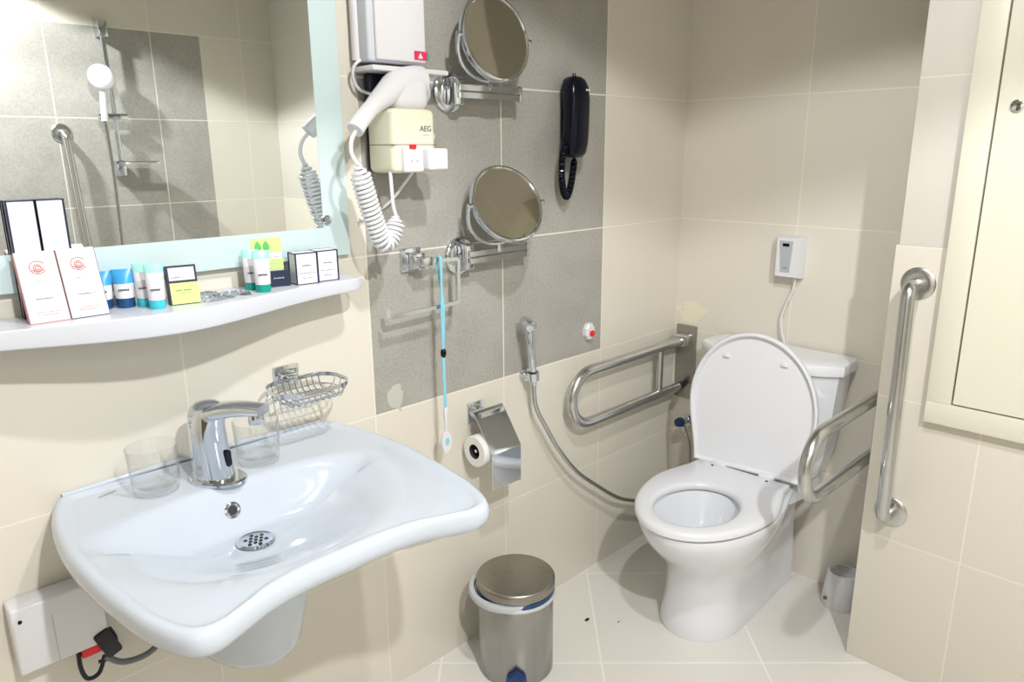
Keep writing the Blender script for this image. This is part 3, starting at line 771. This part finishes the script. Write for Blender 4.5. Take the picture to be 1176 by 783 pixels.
m2 = coil(cordp, .0085, 52, .0026, 5, .05, 9)
part(ph, 'coiled_cord', m2, M['black'])

# ================================================================== towel ring, lanyard
tr = thing('towel_ring', 'open rectangular chrome towel ring on square plate below the hair dryer', 'towel ring', (-1.208, 0, 1.178))
part(tr, 'wall_plate', MB().bb((-1.238, -.008, 1.150), (-1.178, 0, 1.208), .002), M['chrome'])
part(tr, 'mount', MB().bb((-1.226, -.040, 1.160), (-1.188, -.006, 1.198), .003).bb((-1.22, -.066, 1.168), (-1.184, -.036, 1.190), .003), M['chrome'])
def sq(pts, r): return MB().tube(pts, r, 4, square=True)
part(tr, 'bar', sq(fillet([(-1.186, -.062, 1.179), (-1.106, -.064, 1.176), (-1.108, -.064, 1.066), (-1.318, -.064, 1.058), (-1.318, -.064, 1.082)], .006, 4), .0065), M['chrome'], angle=25)
ly = thing('lanyard', 'light blue hanging cord with black bead looped over towel ring', 'cord', (-1.166, -.064, 1.18))
m2 = MB().tube(catmull([(-1.172, -.076, .955), (-1.173, -.0765, 1.05), (-1.170, -.076, 1.15), (-1.168, -.073, 1.182), (-1.167, -.064, 1.1875), (-1.166, -.055, 1.180), (-1.163, -.058, 1.14), (-1.165, -.074, 1.075), (-1.167, -.076, 1.02), (-1.170, -.076, .965)], 6), .0032, 8)
m2.tube([(-1.171, -.076, .96), (-1.171, -.076, .88), (-1.170, -.076, .795)], .0046, 10, squash=.6)
part(ly, 'cord', m2, M['bluestrap'])
part(ly, 'bead', MB().sphere((-1.171, -.076, .945), .0085, 16, (.9, .9, 1.5)), M['black'], label='black bead')
part(ly, 'clasp', MB().bb((-1.176, -.080, .770), (-1.165, -.072, .800), .002).cyl((-1.1705, -.076, .772), (-1.1705, -.076, .735), .005, .003, seg=12), M['white'], label='white clasp')
tg = part(ly, 'tag', MB().prism([(-1.171+.016*math.cos(a), -.079, .705+.030*math.sin(a)) for a in [2*PI*k/28 for k in range(28)]], (0, .006, 0)), M['white'], label='white end tag')
part(ly, 'drop_mark', MB().prism([(-1.1695+.0065*math.cos(a), -.0796, .706+.011*math.sin(a)) for a in [2*PI*k/20 for k in range(20)]], (0, .0007, 0)), M['bluestrap'], parent=tg)

# ================================================================== bidet sprayer
sp = thing('bidet_sprayer', 'chrome hand bidet sprayer with grey metal hose in wall bracket', 'bidet sprayer', (-.80, 0, .80))
part(sp, 'wall_mount', MB().cyl((-.807, 0, .792), (-.807, -.012, .792), .020, seg=24, bev=.002).cyl((-.807, -.010, .792), (-.812, -.032, .792), .011, seg=18).lathe([(.0135, -.012), (.018, -.012), (.018, .012), (.0135, .012), (.0135, -.012)], (-.818, -.050, .800), 24, (-.13, -.06, 1), False, False), M['chrome'])
hp = [(-.812, -.047, .770), (-.818, -.050, .805), (-.829, -.055, .86), (-.839, -.058, .915), (-.845, -.059, .955)]
hnd = part(sp, 'handle', MB().tube(catmull(hp, 5), .011, 16, radii=[.0085+.0035*smooth(i/20*1.6) for i in range(21)]), M['chrome'])
hdv = Vector((-.30, -.85, -.15)).normalized(); hc = Vector((-.848, -.052, .965))
part(sp, 'spray_head', MB().cyl(hc-hdv*.014, hc+hdv*.036, .0165, seg=20, bev=.003), M['chrome'], parent=hnd)
part(sp, 'trigger', MB().tube([(-.858, -.070, .935), (-.854, -.078, .90), (-.844, -.076, .862)], .006, 10, squash=.6), M['chrome'], parent=hnd)
hosep = [(-.812, -.047, .775), (-.802, -.046, .70), (-.755, -.048, .615), (-.70, -.050, .53), (-.62, -.052, .435), (-.53, -.055, .36), (-.40, -.058, .265), (-.284, -.060, .212), (-.20, -.070, .185), (-.12, -.100, .20), (-.07, -.125, .27), (-.05, -.115, .37), (-.048, -.088, .432)]
part(sp, 'hose', MB().tube(catmull(hosep, 10), .0068, 10), M['hosesteel'])

# ================================================================== alarm button
ab = thing('alarm_button', 'small white wall button with red centre at edge of grey tiles', 'button', (-.515, 0, .874))
oc8 = [(-.515+.026*math.cos(a)*(.85), -.001, .874+.029*math.sin(a)) for a in [PI/8+PI*k/4 for k in range(8)]]
part(ab, 'housing', MB().loft([[Vector(p)+Vector((0, .001, 0)) for p in oc8], [Vector(p)+Vector((0, -.012, 0)) for p in oc8], [Vector((-.515+(p[0]+.515)*.85, -.017, .874+(p[2]-.874)*.85)) for p in oc8]]), M['white'], angle=25)
part(ab, 'push_button', MB().cyl((-.512, -.016, .868), (-.512, -.023, .868), .0105, seg=20, bev=.002), M['red'], label='round red push button')

# ================================================================== toilet paper holder + roll
tp = thing('toilet_paper_holder', 'chrome covered toilet paper holder on square plate right of basin', 'paper holder', (-1.0, 0, .728))
part(tp, 'wall_plate', MB().bb((-1.034, -.008, .700), (-.980, 0, .757), .002), M['chrome'])
part(tp, 'mount', MB().bb((-1.024, -.044, .714), (-.990, -.006, .742), .003).bb((-1.032, -.058, .716), (-.940, -.040, .740), .003), M['chrome'])
covp = [(-.040, .742), (-.050, .738), (-.112, .650), (-.1165, .640), (-.1175, .628), (-.1175, .535)]
def cover(off): return [Vector((0, -(y+0) if False else y-off*.9, z+off*.3)) for y, z in covp]
o1 = catmull([(0, y, z) for y, z in covp], 4)
LX0, LX1 = -1.048, -.938
rgs = []
for p in o1:
    rgs.append([Vector((LX0, p.y, p.z)), Vector((LX1, p.y, p.z)), Vector((LX1, p.y+.002, p.z-.0012)), Vector((LX0, p.y+.002, p.z-.0012))])
part(tp, 'lid', MB().loft(rgs), M['chrome'], angle=30)
part(tp, 'spindle', MB().tube(fillet([(-.945, -.050, .728), (-.945, -.0625, .640), (-1.058, -.0625, .640)], .008, 4), .005, 10), M['chrome'])
rl = thing('toilet_roll', 'toilet paper roll hanging under the chrome cover right of basin', 'toilet roll', (-.97, -.060, .636))
RC = Vector((-1.060, -.0665, .636)); RL = .105
RC = Vector((-1.064, -.0625, .640)); 
rprof = [(.021, 0), (.042, 0), (.044, .002), (.044, RL-.002), (.042, RL), (.021, RL), (.021, 0)]
rr_ = part(rl, 'paper', MB().lathe(rprof, RC, 36, (1, 0, 0), False, False), M['tissue'])
part(rl, 'core', MB().lathe([(.0205, .0005), (.021, .0005), (.021, RL-.0005), (.0195, RL-.0005), (.0195, .0005)], RC, 28, (1, 0, 0), False, False), M['darkcore'], label='dark cardboard core')

# ================================================================== toilet
TY = -.43
def plan(xf, xb, hw, xc, hwb, z, n=40, pw=2.0):
    """closed outline: rounded front at xf, straight tapering sides to xb"""
    o = []
    for k in range(n+1):
        a = -PI/2+PI*k/n
        c, s = math.cos(a), math.sin(a)
        o.append(Vector((xc-(xc-xf)*abs(c)**(2/pw), TY+hw*math.copysign(abs(s)**(2/pw), s), z)))
    m = 10
    for k in range(1, m+1):
        t = k/m; o.append(Vector((xc+(xb-xc)*t, TY+hw+(hwb-hw)*smooth(t), z)))
    for k in range(1, 12): o.append(Vector((xb, TY+hwb-2*hwb*k/12, z)))
    for k in range(m, 0, -1):
        t = k/m; o.append(Vector((xc+(xb-xc)*t, TY-hw-(hwb-hw)*smooth(t), z)))
    return o
wc_ = thing('toilet', 'white close coupled toilet with lid raised against tank between steel rails', 'toilet', (-.35, TY, 0))
YAW = math.radians(3.2)
def twist(p):
    """the bowl and seat sit turned a little towards the room, the foot hardly at all"""
    a = YAW*(.2+.8*smooth(p.z/.36)); c, s_ = math.cos(a), math.sin(a); x, y = p.x+.20, p.y-TY
    return Vector((-.20+x*c-y*s_, TY+x*s_+y*c, p.z))
YM = Matrix.Translation((-.20, TY+.004, 0)) @ Matrix.Rotation(YAW, 4, 'Z') @ Matrix.Translation((.20, -TY, 0))
rings = []
for z, xf, hw, xc, hwb, xb in ((0, -.585, .122, -.44, .112, -.05), (.012, -.588, .125, -.44, .114, -.05), (.05, -.580, .120, -.44, .112, -.05), (.11, -.572, .115, -.44, .110, -.05), (.17, -.572, .116, -.44, .108, -.05), (.205, -.583, .122, -.44, .106, -.05), (.247, -.612, .140, -.44, .105, -.05),
                               (.290, -.660, .162, -.44, .108, -.045), (.332, -.698, .180, -.44, .112, -.04), (.370, -.720, .191, -.44, .120, -.03), (.394, -.727, .195, -.44, .125, -.025), (.402, -.725, .193, -.44, .125, -.025)):
    rings.append([twist(p) for p in plan(xf, xb, hw, xc, hwb, z)])
src = plan(-.725, -.025, .193, -.44, .125, .402)
def ell_like(src, cx, rx, ry, z):
    out = []
    for p in src:
        a = math.atan2((p.y-TY), (p.x-cx)); out.append(Vector((cx+rx*math.cos(a), TY+ry*math.sin(a), z)))
    return out
HX = -.536
for rx, ry, z in ((.152, .130, .402), (.148, .126, .392), (.126, .108, .335), (.096, .084, .280), (.062, .054, .245)):
    rings.append([twist(p) for p in ell_like(src, HX, rx, ry, z)])
bowl_o = part(wc_, 'bowl', MB().loft(rings), M['tank'], angle=55)
part(wc_, 'water', MB().lathe([(.02, 0), (1, 0)], (0, 0, 0), 40, cap0=True, cap1=False), M['water'], parent=bowl_o, mx=YM @ Matrix.Translation((HX, TY-.003, .283)) @ Matrix.Diagonal((.0975, .0850, 1, 1)))
# raised plinth that carries the tank behind the seat
rings = []
for z, g in ((.350, .012), (.398, .010), (.404, .0), (.412, -.004), (.425, -.012)):
    rings.append([Vector((x, y, z)) for x, y in [(-.205-g*.4, TY-.115-g), (-.19-g*.2, TY-.135-g), (-.10, TY-.150-g), (-.03, TY-.150-g), (-.03, TY+.150+g), (-.10, TY+.150+g), (-.19-g*.2, TY+.135+g), (-.205-g*.4, TY+.115+g)]])
part(wc_, 'tank_platform', MB().loft(rings), M['tank'], angle=40)
part(wc_, 'bolt_cap', MB().cyl((-.33, TY-.1125, .040), (-.33, TY-.1165, .040), .0075, seg=14), M['darkcore'], label='dark bolt hole in base')
# tank
def dplan(hw, xs, xf, z, r=.03, n=24):
    o = [Vector((-.016, TY-hw+.004, z))]
    for k in range(n+1):
        t = -1+2*k/n
        x = xf+(xs-xf)*abs(t)**2.6
        o.append(Vector((x, TY+hw*t, z)))
    o.append(Vector((-.016, TY+hw-.004, z)))
    return o
rings = [dplan(hw, xs, xf, z) for z, hw, xs, xf in ((.412, .170, -.10, -.170), (.425, .180, -.105, -.180), (.50, .200, -.11, -.188), (.62, .214, -.115, -.193), (.772, .226, -.12, -.197))]
tk = part(wc_, 'tank', MB().loft(rings), M['tank'], angle=40)
rings = [dplan(hw, xs, xf, z) for z, hw, xs, xf in ((.770, .232, -.118, -.200), (.774, .240, -.124, -.208), (.796, .243, -.127, -.212), (.806, .240, -.124, -.208), (.811, .230, -.115, -.196), (.812, .2, -.10, -.16))]
part(wc_, 'tank_lid', MB().loft(rings), M['tank'], angle=45)
# seat ring
so = plan(-.736, -.232, .199, -.44, .155, 0)
def seat_ring(o, d, z):
    c = Vector((-.50, TY)); out = []
    for p in o:
        v = Vector((p.x, p.y))-c; L = v.length; v *= (1-d/L); out.append(Vector((c.x+v.x, c.y+v.y, z)))
    return out
ZT = .402
rings = [seat_ring(so, .006, ZT+.004), seat_ring(so, 0, ZT+.009), seat_ring(so, 0, ZT+.020), seat_ring(so, .004, ZT+.027), seat_ring(so, .012, ZT+.030)]
for rx, ry, z in ((.160, .131, ZT+.0295), (.151, .122, ZT+.027), (.146, .117, ZT+.020), (.146, .117, ZT+.010), (.151, .122, ZT+.004)): rings.append(ell_like(so, HX, rx, ry, z))
rings.append(rings[0])
seat = part(wc_, 'seat', MB().loft(rings, True, False, False), M['seat'], angle=40, mx=YM)
for s_ in (-1, 1):
    part(wc_, 'hinge', MB().box((-.228, TY+s_*.080, ZT+.028), (.036, .050, .024), .006, 3), M['seat'], mx=YM)
    part(wc_, 'hinge_pin', MB().cyl((-.262, TY+s_*.092, ZT+.0285), (-.262, TY+s_*.092, ZT+.0315), .0045, seg=12), M['print'], parent=seat, mx=YM)
# lid standing up, leaning on the tank: built closed, then turned up about its hinge
lo = [Vector((p.x+.235, p.y-TY, 0)) for p in plan(-.699, -.240, .206, -.455, .180, 0)]
def lring(d, z):
    c = Vector((-.22, 0)); out = []
    for p in lo:
        v = Vector((p.x, p.y))-c; L = v.length; v *= (1-d/L); out.append(Vector((c.x+v.x, c.y+v.y, z)))
    return out
LM = Matrix.Translation((-.20, TY+.004, 0)) @ Matrix.Rotation(math.radians(7), 4, 'Z') @ Matrix.Translation((.20, -TY, 0)) @ Matrix.Translation((-.222, TY-.006, ZT+.022)) @ Matrix.Rotation(math.radians(90.5), 4, 'Y')
rings = [lring(.016, .0), lring(.014, -.010), lring(.008, -.014), lring(.002, -.012), lring(0, -.006), lring(.002, .004), lring(.012, .008), lring(.05, .010)]
lidp = part(wc_, 'lid', MB().loft(rings), M['seat'], mx=LM, angle=45)
for s_ in (-1, 1):
    part(wc_, 'bumper', MB().box((-.378, s_*.092, -.004), (.012, .022, .010), .003, 2), M['seat'], parent=lidp, mx=LM)

# ================================================================== fold-down rails
def drop_rail(y, label, hp):
    t = thing('grab_rail', label, 'grab rail', (0, y, .67), 'fold-down rails beside the toilet')
    part(t, 'wall_plate', MB().bb((-.008, y-hp, .535), (0, y+.042, .815), .003, 2), M['plate'])
    zt_, zb_, xe = .762, .588, -.645; r = (zt_-zb_)/2
    pts = [(-.035, y, zt_)]+[(xe+r*1.0-r*math.sin(a), y, (zt_+zb_)/2+r*math.cos(a)) for a in [PI*k/20 for k in range(21)]]+[(-.048, y, zb_)]
    part(t, 'rail', MB().tube(pts, .0168, 18), M['steel'], angle=60)
    part(t, 'strut', MB().cyl((-.170, y, zb_), (-.170, y, zt_), .0125, seg=16), M['steel'])
    part(t, 'hinge', MB().bb((-.052, y-.026, .742), (-.006, y+.030, .786), .006, 3).cyl((-.040, y-.027, .764), (-.040, y+.036, .764), .014, seg=18, bev=.002), M['steel'])
    part(t, 'stop', MB().cyl((-.052, y, zb_), (-.02, y, zb_), .017, .013, seg=16), M['darkcore'], label='dark rubber stop')
drop_rail(-.052, 'steel fold-down grab rail close to the left wall by the toilet', .042)
drop_rail(-.798, 'steel fold-down grab rail between toilet and right pier', .026)

# ================================================================== stop valve
sv = thing('stop_valve', 'chrome wall stop valve with blue handle behind the toilet seat', 'valve', (0, -.078, .452))
part(sv, 'body', MB().cyl((0, -.078, .452), (-.012, -.078, .452), .022, seg=24, bev=.002).cyl((-.01, -.078, .452), (-.055, -.078, .452), .012, seg=18).cyl((-.045, -.080, .452), (-.045, -.086, .424), .009, seg=14), M['chrome'])
part(sv, 'handle', MB().cyl((-.054, -.078, .456), (-.078, -.078, .460), .019, .016, seg=12, bev=.003), M['blueknob'], label='blue handle')

# ================================================================== flush sensor
fs_ = thing('flush_sensor', 'white wall sensor box with grey front and thin cord above toilet tank', 'sensor', (0, -.44, 1.10))
rings = [[Vector((x, -.4255+sy*hw, z)) for (sy, z) in ((-1, z0), (1, z0), (1, z1), (-1, z1))] for x, hw, z0, z1 in ((0, .043, 1.036, 1.170), (-.020, .042, 1.036, 1.170), (-.050, .033, 1.042, 1.164))]
part(fs_, 'housing', MB().loft(rings), M['white'], angle=20)
fpn = part(fs_, 'front_panel', MB().prism([(-.0495, -.401, 1.156), (-.0495, -.446, 1.156), (-.0495, -.440, 1.056), (-.0495, -.410, 1.056)], (-.0016, 0, 0)), M['displaygrey'], angle=20)
part(fs_, 'eye', MB().bb((-.0524, -.434, 1.138), (-.0504, -.412, 1.148), .0008), M['black'], parent=fpn)
text_lines(fs_, fpn, frame((-.0512, -.425, 1.070), (0, -1, 0), (0, 0, 1)), [(0, 0, .016, .003)], M['print'])
part(fs_, 'cord', MB().tube(catmull([(-.022, -.448, 1.042), (-.022, -.446, 1.00), (-.024, -.428, .95), (-.026, -.416, .90), (-.028, -.424, .85), (-.032, -.434, .832), (-.034, -.438, .8145)], 8), .0034, 8), M['white'])

# ================================================================== vertical grab bar on the pier
gb = thing('grab_bar', 'vertical steel grab bar with round flanges on right pier', 'grab bar', (-.302, -.892, .79))
XW = -.298
gx = -.365; zt_, zb_ = 1.107, .483
pts = fillet([(XW-.002, -.890, zt_), (gx, -.890, zt_), (gx, -.897, zb_), (XW-.004, -.897, zb_)], .045, 10)
part(gb, 'bar', MB().tube(pts, .0165, 20), M['steel'], angle=60)
for (yy, zz, xw) in ((-.890, zt_, XW+.0035), (-.897, zb_, XW)):
    part(gb, 'flange', MB().lathe([(0, 0), (.0415, 0), (.0415, .004), (.038, .007), (.022, .008), (0, .008)], (xw, yy, zz), 36, (-1, 0, 0)), M['steel'], angle=40)

# ================================================================== access panel
ap = thing('access_panel', 'cream painted access panel with lock on the right pier', 'panel', (-.30, -1.25, 1.4))
y0, y1, z0, z1 = -.951, -1.62, .765, 2.1
fm = MB(); fw = .056; xo = -.326
def pbox(ya, yb, za, zb, xa, xb, bev=.002): fm.bb((min(xa, xb), min(ya, yb), za), (max(xa, xb), max(ya, yb), zb), bev, 2)
pbox(y0, y1, z0, z0+fw, xo, -.297); pbox(y0, y1, z1-fw, z1, xo, -.297); pbox(y0, y0-fw, z0+fw, z1-fw, xo, -.297); pbox(y1+fw, y1, z0+fw, z1-fw, xo, -.297)
part(ap, 'frame', fm, M['panel'])
part(ap, 'gap', MB().bb((-.312, y1+fw, z0+fw), (-.2985, y0-fw, z1-fw)), M['gap'], label='dark shadow gap')
dr_ = part(ap, 'door', MB().bb((-.326, y1+fw+.004, z0+fw+.004), (-.313, y0-fw-.004, z1-fw-.004), .001, 1), M['panel'])
part(ap, 'lock', MB().cyl((-.325, -1.049, 1.525), (-.333, -1.049, 1.525), .013, seg=20, bev=.002), M['chrome'], parent=dr_, label='round chrome lock')

# ================================================================== toilet brush holder
bh = thing('toilet_brush_holder', 'low white toilet brush holder with slotted top behind right pier', 'brush holder', (-.065, -.715, 0))
hb = part(bh, 'holder', MB().lathe([(0, 0), (.058, 0), (.060, .004), (.052, .07), (.046, .115), (.044, .118), (.040, .118), (.038, .112), (.037, .05), (0, .05)], (-.065, -.715, 0), 36), M['white'], angle=40)
m2 = MB()
for k in range(-3, 4): 
    L_ = math.sqrt(.040**2-(k*.0115)**2)
    m2.box((-.065+k*.0115, -.715, .1155), (.0045, L_*2, .004))
part(bh, 'slotted_top', m2, M['white'])
part(bh, 'brush', MB().cyl((-.065, -.715, .055), (-.065, -.715, .104), .034, seg=20), M['greyhose'], label='dark brush head')
part(bh, 'spot', MB().cyl((-.113, -.687, .030), (-.1195, -.684, .030), .006, seg=12), M['brown'], parent=hb)

# ================================================================== pedal bin
PB = Vector((-1.016, -.172, 0))
bn = thing('pedal_bin', 'round brushed steel pedal bin with flat lid beside tiled left wall', 'bin', PB)
bd = part(bn, 'body', MB().lathe([(0, 0), (.103, 0), (.106, .004), (.106, .236), (.104, .240), (.098, .240), (.098, .02), (0, .02)], PB, 56), M['steelbin'], angle=40)
part(bn, 'liner', MB().lathe([(.090, .10), (.098, .236), (.108, .244), (.1095, .250), (.108, .258), (.099, .258), (.090, .25), (.085, .11)], PB, 48, (0, 0, 1), False, False), M['bluebag'], label='dark blue bin liner folded over rim')
part(bn, 'collar', MB().lathe([(.106, .236), (.113, .238), (.114, .243), (.111, .247), (.106, .246), (.106, .236)], PB, 56, (0, 0, 1), False, False), M['greyring'], label='pale grey collar')
part(bn, 'hinge', MB().lathe([(.100, .240), (.1115, .240), (.113, .243), (.113, .256), (.1115, .259), (.100, .259), (.100, .240)], PB+Vector((-.0135, .0125, 0)), 48, (0, 0, 1), False, False), M['greyring'], label='pale grey hinge')
ld = part(bn, 'lid', MB().lathe([(0, .262), (.104, .262), (.109, .262), (.1105, .266), (.1105, .285), (.108, .289), (.104, .2905), (0, .2915)], PB, 56), M['lidsteel'], angle=40)
fd_ = Vector((-.70, -.714, 0))
pd = PB+fd_*.106
part(bn, 'pedal', MB().loft([[pd+Vector((.714*u, -.70*u, 0))*w_+fd_*o_+Vector((0, 0, z)) for u, z in ((-1, .012), (1, .012), (.9, .040), (0, .060), (-.9, .040))] for o_, w_ in ((-.004, .030), (.006, .028), (.012, .020))]), M['blueknob'], label='dark blue pedal')

# ================================================================== shower fittings on the opposite wall (seen in the mirror)
YS = -2.42
gs = thing('shower_grab_bar', 'steel grab bar on the grey shower wall reflected in mirror', 'grab bar', (-1.335, YS, 1.2))
pts = fillet([(-1.346, YS, 1.532), (-1.346, YS+.065, 1.532), (-1.318, YS+.065, .90), (-1.318, YS, .90)], .045, 8)
part(gs, 'rail', MB().tube(pts, .0165, 16), M['steel'], angle=60)
for x, z in ((-1.346, 1.532), (-1.318, .90)): part(gs, 'flange', MB().lathe([(0, 0), (.0415, 0), (.0415, .004), (.036, .008), (0, .008)], (x, YS, z), 32, (0, 1, 0)), M['steel'])
sr = thing('shower_rail', 'chrome shower riser rail with white hand shower reflected in mirror', 'shower', (-1.13, YS, 1.6))
part(sr, 'rail', MB().cyl((-1.135, YS+.05, 2.0), (-1.125, YS+.05, 1.36), .0105, seg=18), M['chrome'])
for z in (1.985, 1.375): part(sr, 'bracket', MB().bb((-1.152, YS, z-.035), (-1.112, YS+.066, z+.035), .004, 2), M['chrome'])
part(sr, 'slider', MB().bb((-1.20, YS+.042, 1.592), (-1.075, YS+.070, 1.620), .006, 2), M['chrome'])
hm = frame((-1.17, YS+.085, 1.775), (1, 0, .05), (0, -.25, 1))
hsn = part(sr, 'hand_shower', MB().lathe([(0, .018), (.048, .016), (.056, .010), (.058, 0), (.052, -.010), (.03, -.02), (0, -.022)], (0, 0, 0), 32), M['white'], mx=hm, label='white hand shower', angle=50)
part(sr, 'shower_handle', MB().tube(catmull([(-1.170, YS+.080, 1.74), (-1.172, YS+.072, 1.69), (-1.175, YS+.068, 1.63), (-1.178, YS+.066, 1.585)], 5), .015, 14, squash=.9), M['white'], parent=hsn)
part(sr, 'shower_hose', MB().tube(catmull([(-1.178, YS+.066, 1.585), (-1.172, YS+.07, 1.45), (-1.172, YS+.07, 1.25), (-1.178, YS+.07, 1.0), (-1.19, YS+.07, .78), (-1.14, YS+.06, .70), (-1.08, YS+.03, .85), (-1.06, YS+.002, .95)], 8), .0075, 10), M['hosesteel'])
sd = part(sr, 'soap_tray', MB().bb((-1.135, YS+.045, 1.392), (-.985, YS+.150, 1.402), .004, 2), M['white'])
part(sr, 'tray_rim', MB().tube([p for p in rr(-1.06, YS+.098, .078, .054, .03, 1.402)], .004, 8, closed=True), M['chrome'], parent=sd)

# ------------------------------------------------------------------ crumbs on the floor
for i, (x, y, s_, lb) in enumerate([(-.717, -.189, .007, 'small dark crumb on the floor tiles between bin and toilet'), (-.655, -.265, .003, 'tiny dark speck on the floor tiles in front of toilet')]):
    tag(MB().sphere((x, y, s_*.35), s_, 10, (1.5, .7, .35)).build('crumb', M['redbrown'], loc=(x, y, 0)), lb, 'crumb')



# ------------------------------------------------------------------ camera
cam = bpy.data.cameras.new('camera'); co = bpy.data.objects.new('camera', cam); COL.objects.link(co)
co.location = (-2.2938, -1.4734, 1.4372)
co.rotation_euler = (1.3173, .0081, -.7759)
cam.sensor_width = 36; cam.lens = 841.08/1176*36; cam.clip_start = .02
scene.camera = co

# ------------------------------------------------------------------ lights
def spot(name, loc, energy, size=136, blend=.12, rad=.035, col=(1, .99, .975)):
    l = bpy.data.lights.new(name, 'SPOT'); l.energy = energy; l.spot_size = math.radians(size); l.spot_blend = blend
    l.shadow_soft_size = rad; l.color = col
    o = bpy.data.objects.new(name, l); COL.objects.link(o); o.location = loc
    return o
spot('downlight', (-1.95, -2.0, 2.38), 100)
spot('downlight', (-1.5, -1.15, 2.38), 44)
w = bpy.data.worlds.new('world'); scene.world = w; w.use_nodes = True
w.node_tree.nodes['Background'].inputs[0].default_value = (.9, .95, 1, 1); w.node_tree.nodes['Background'].inputs[1].default_value = .3
vs = scene.view_settings
vs.view_transform = 'Standard'; vs.look = 'None'; vs.gamma = 1; vs.use_curve_mapping = False; vs.exposure = 0.38
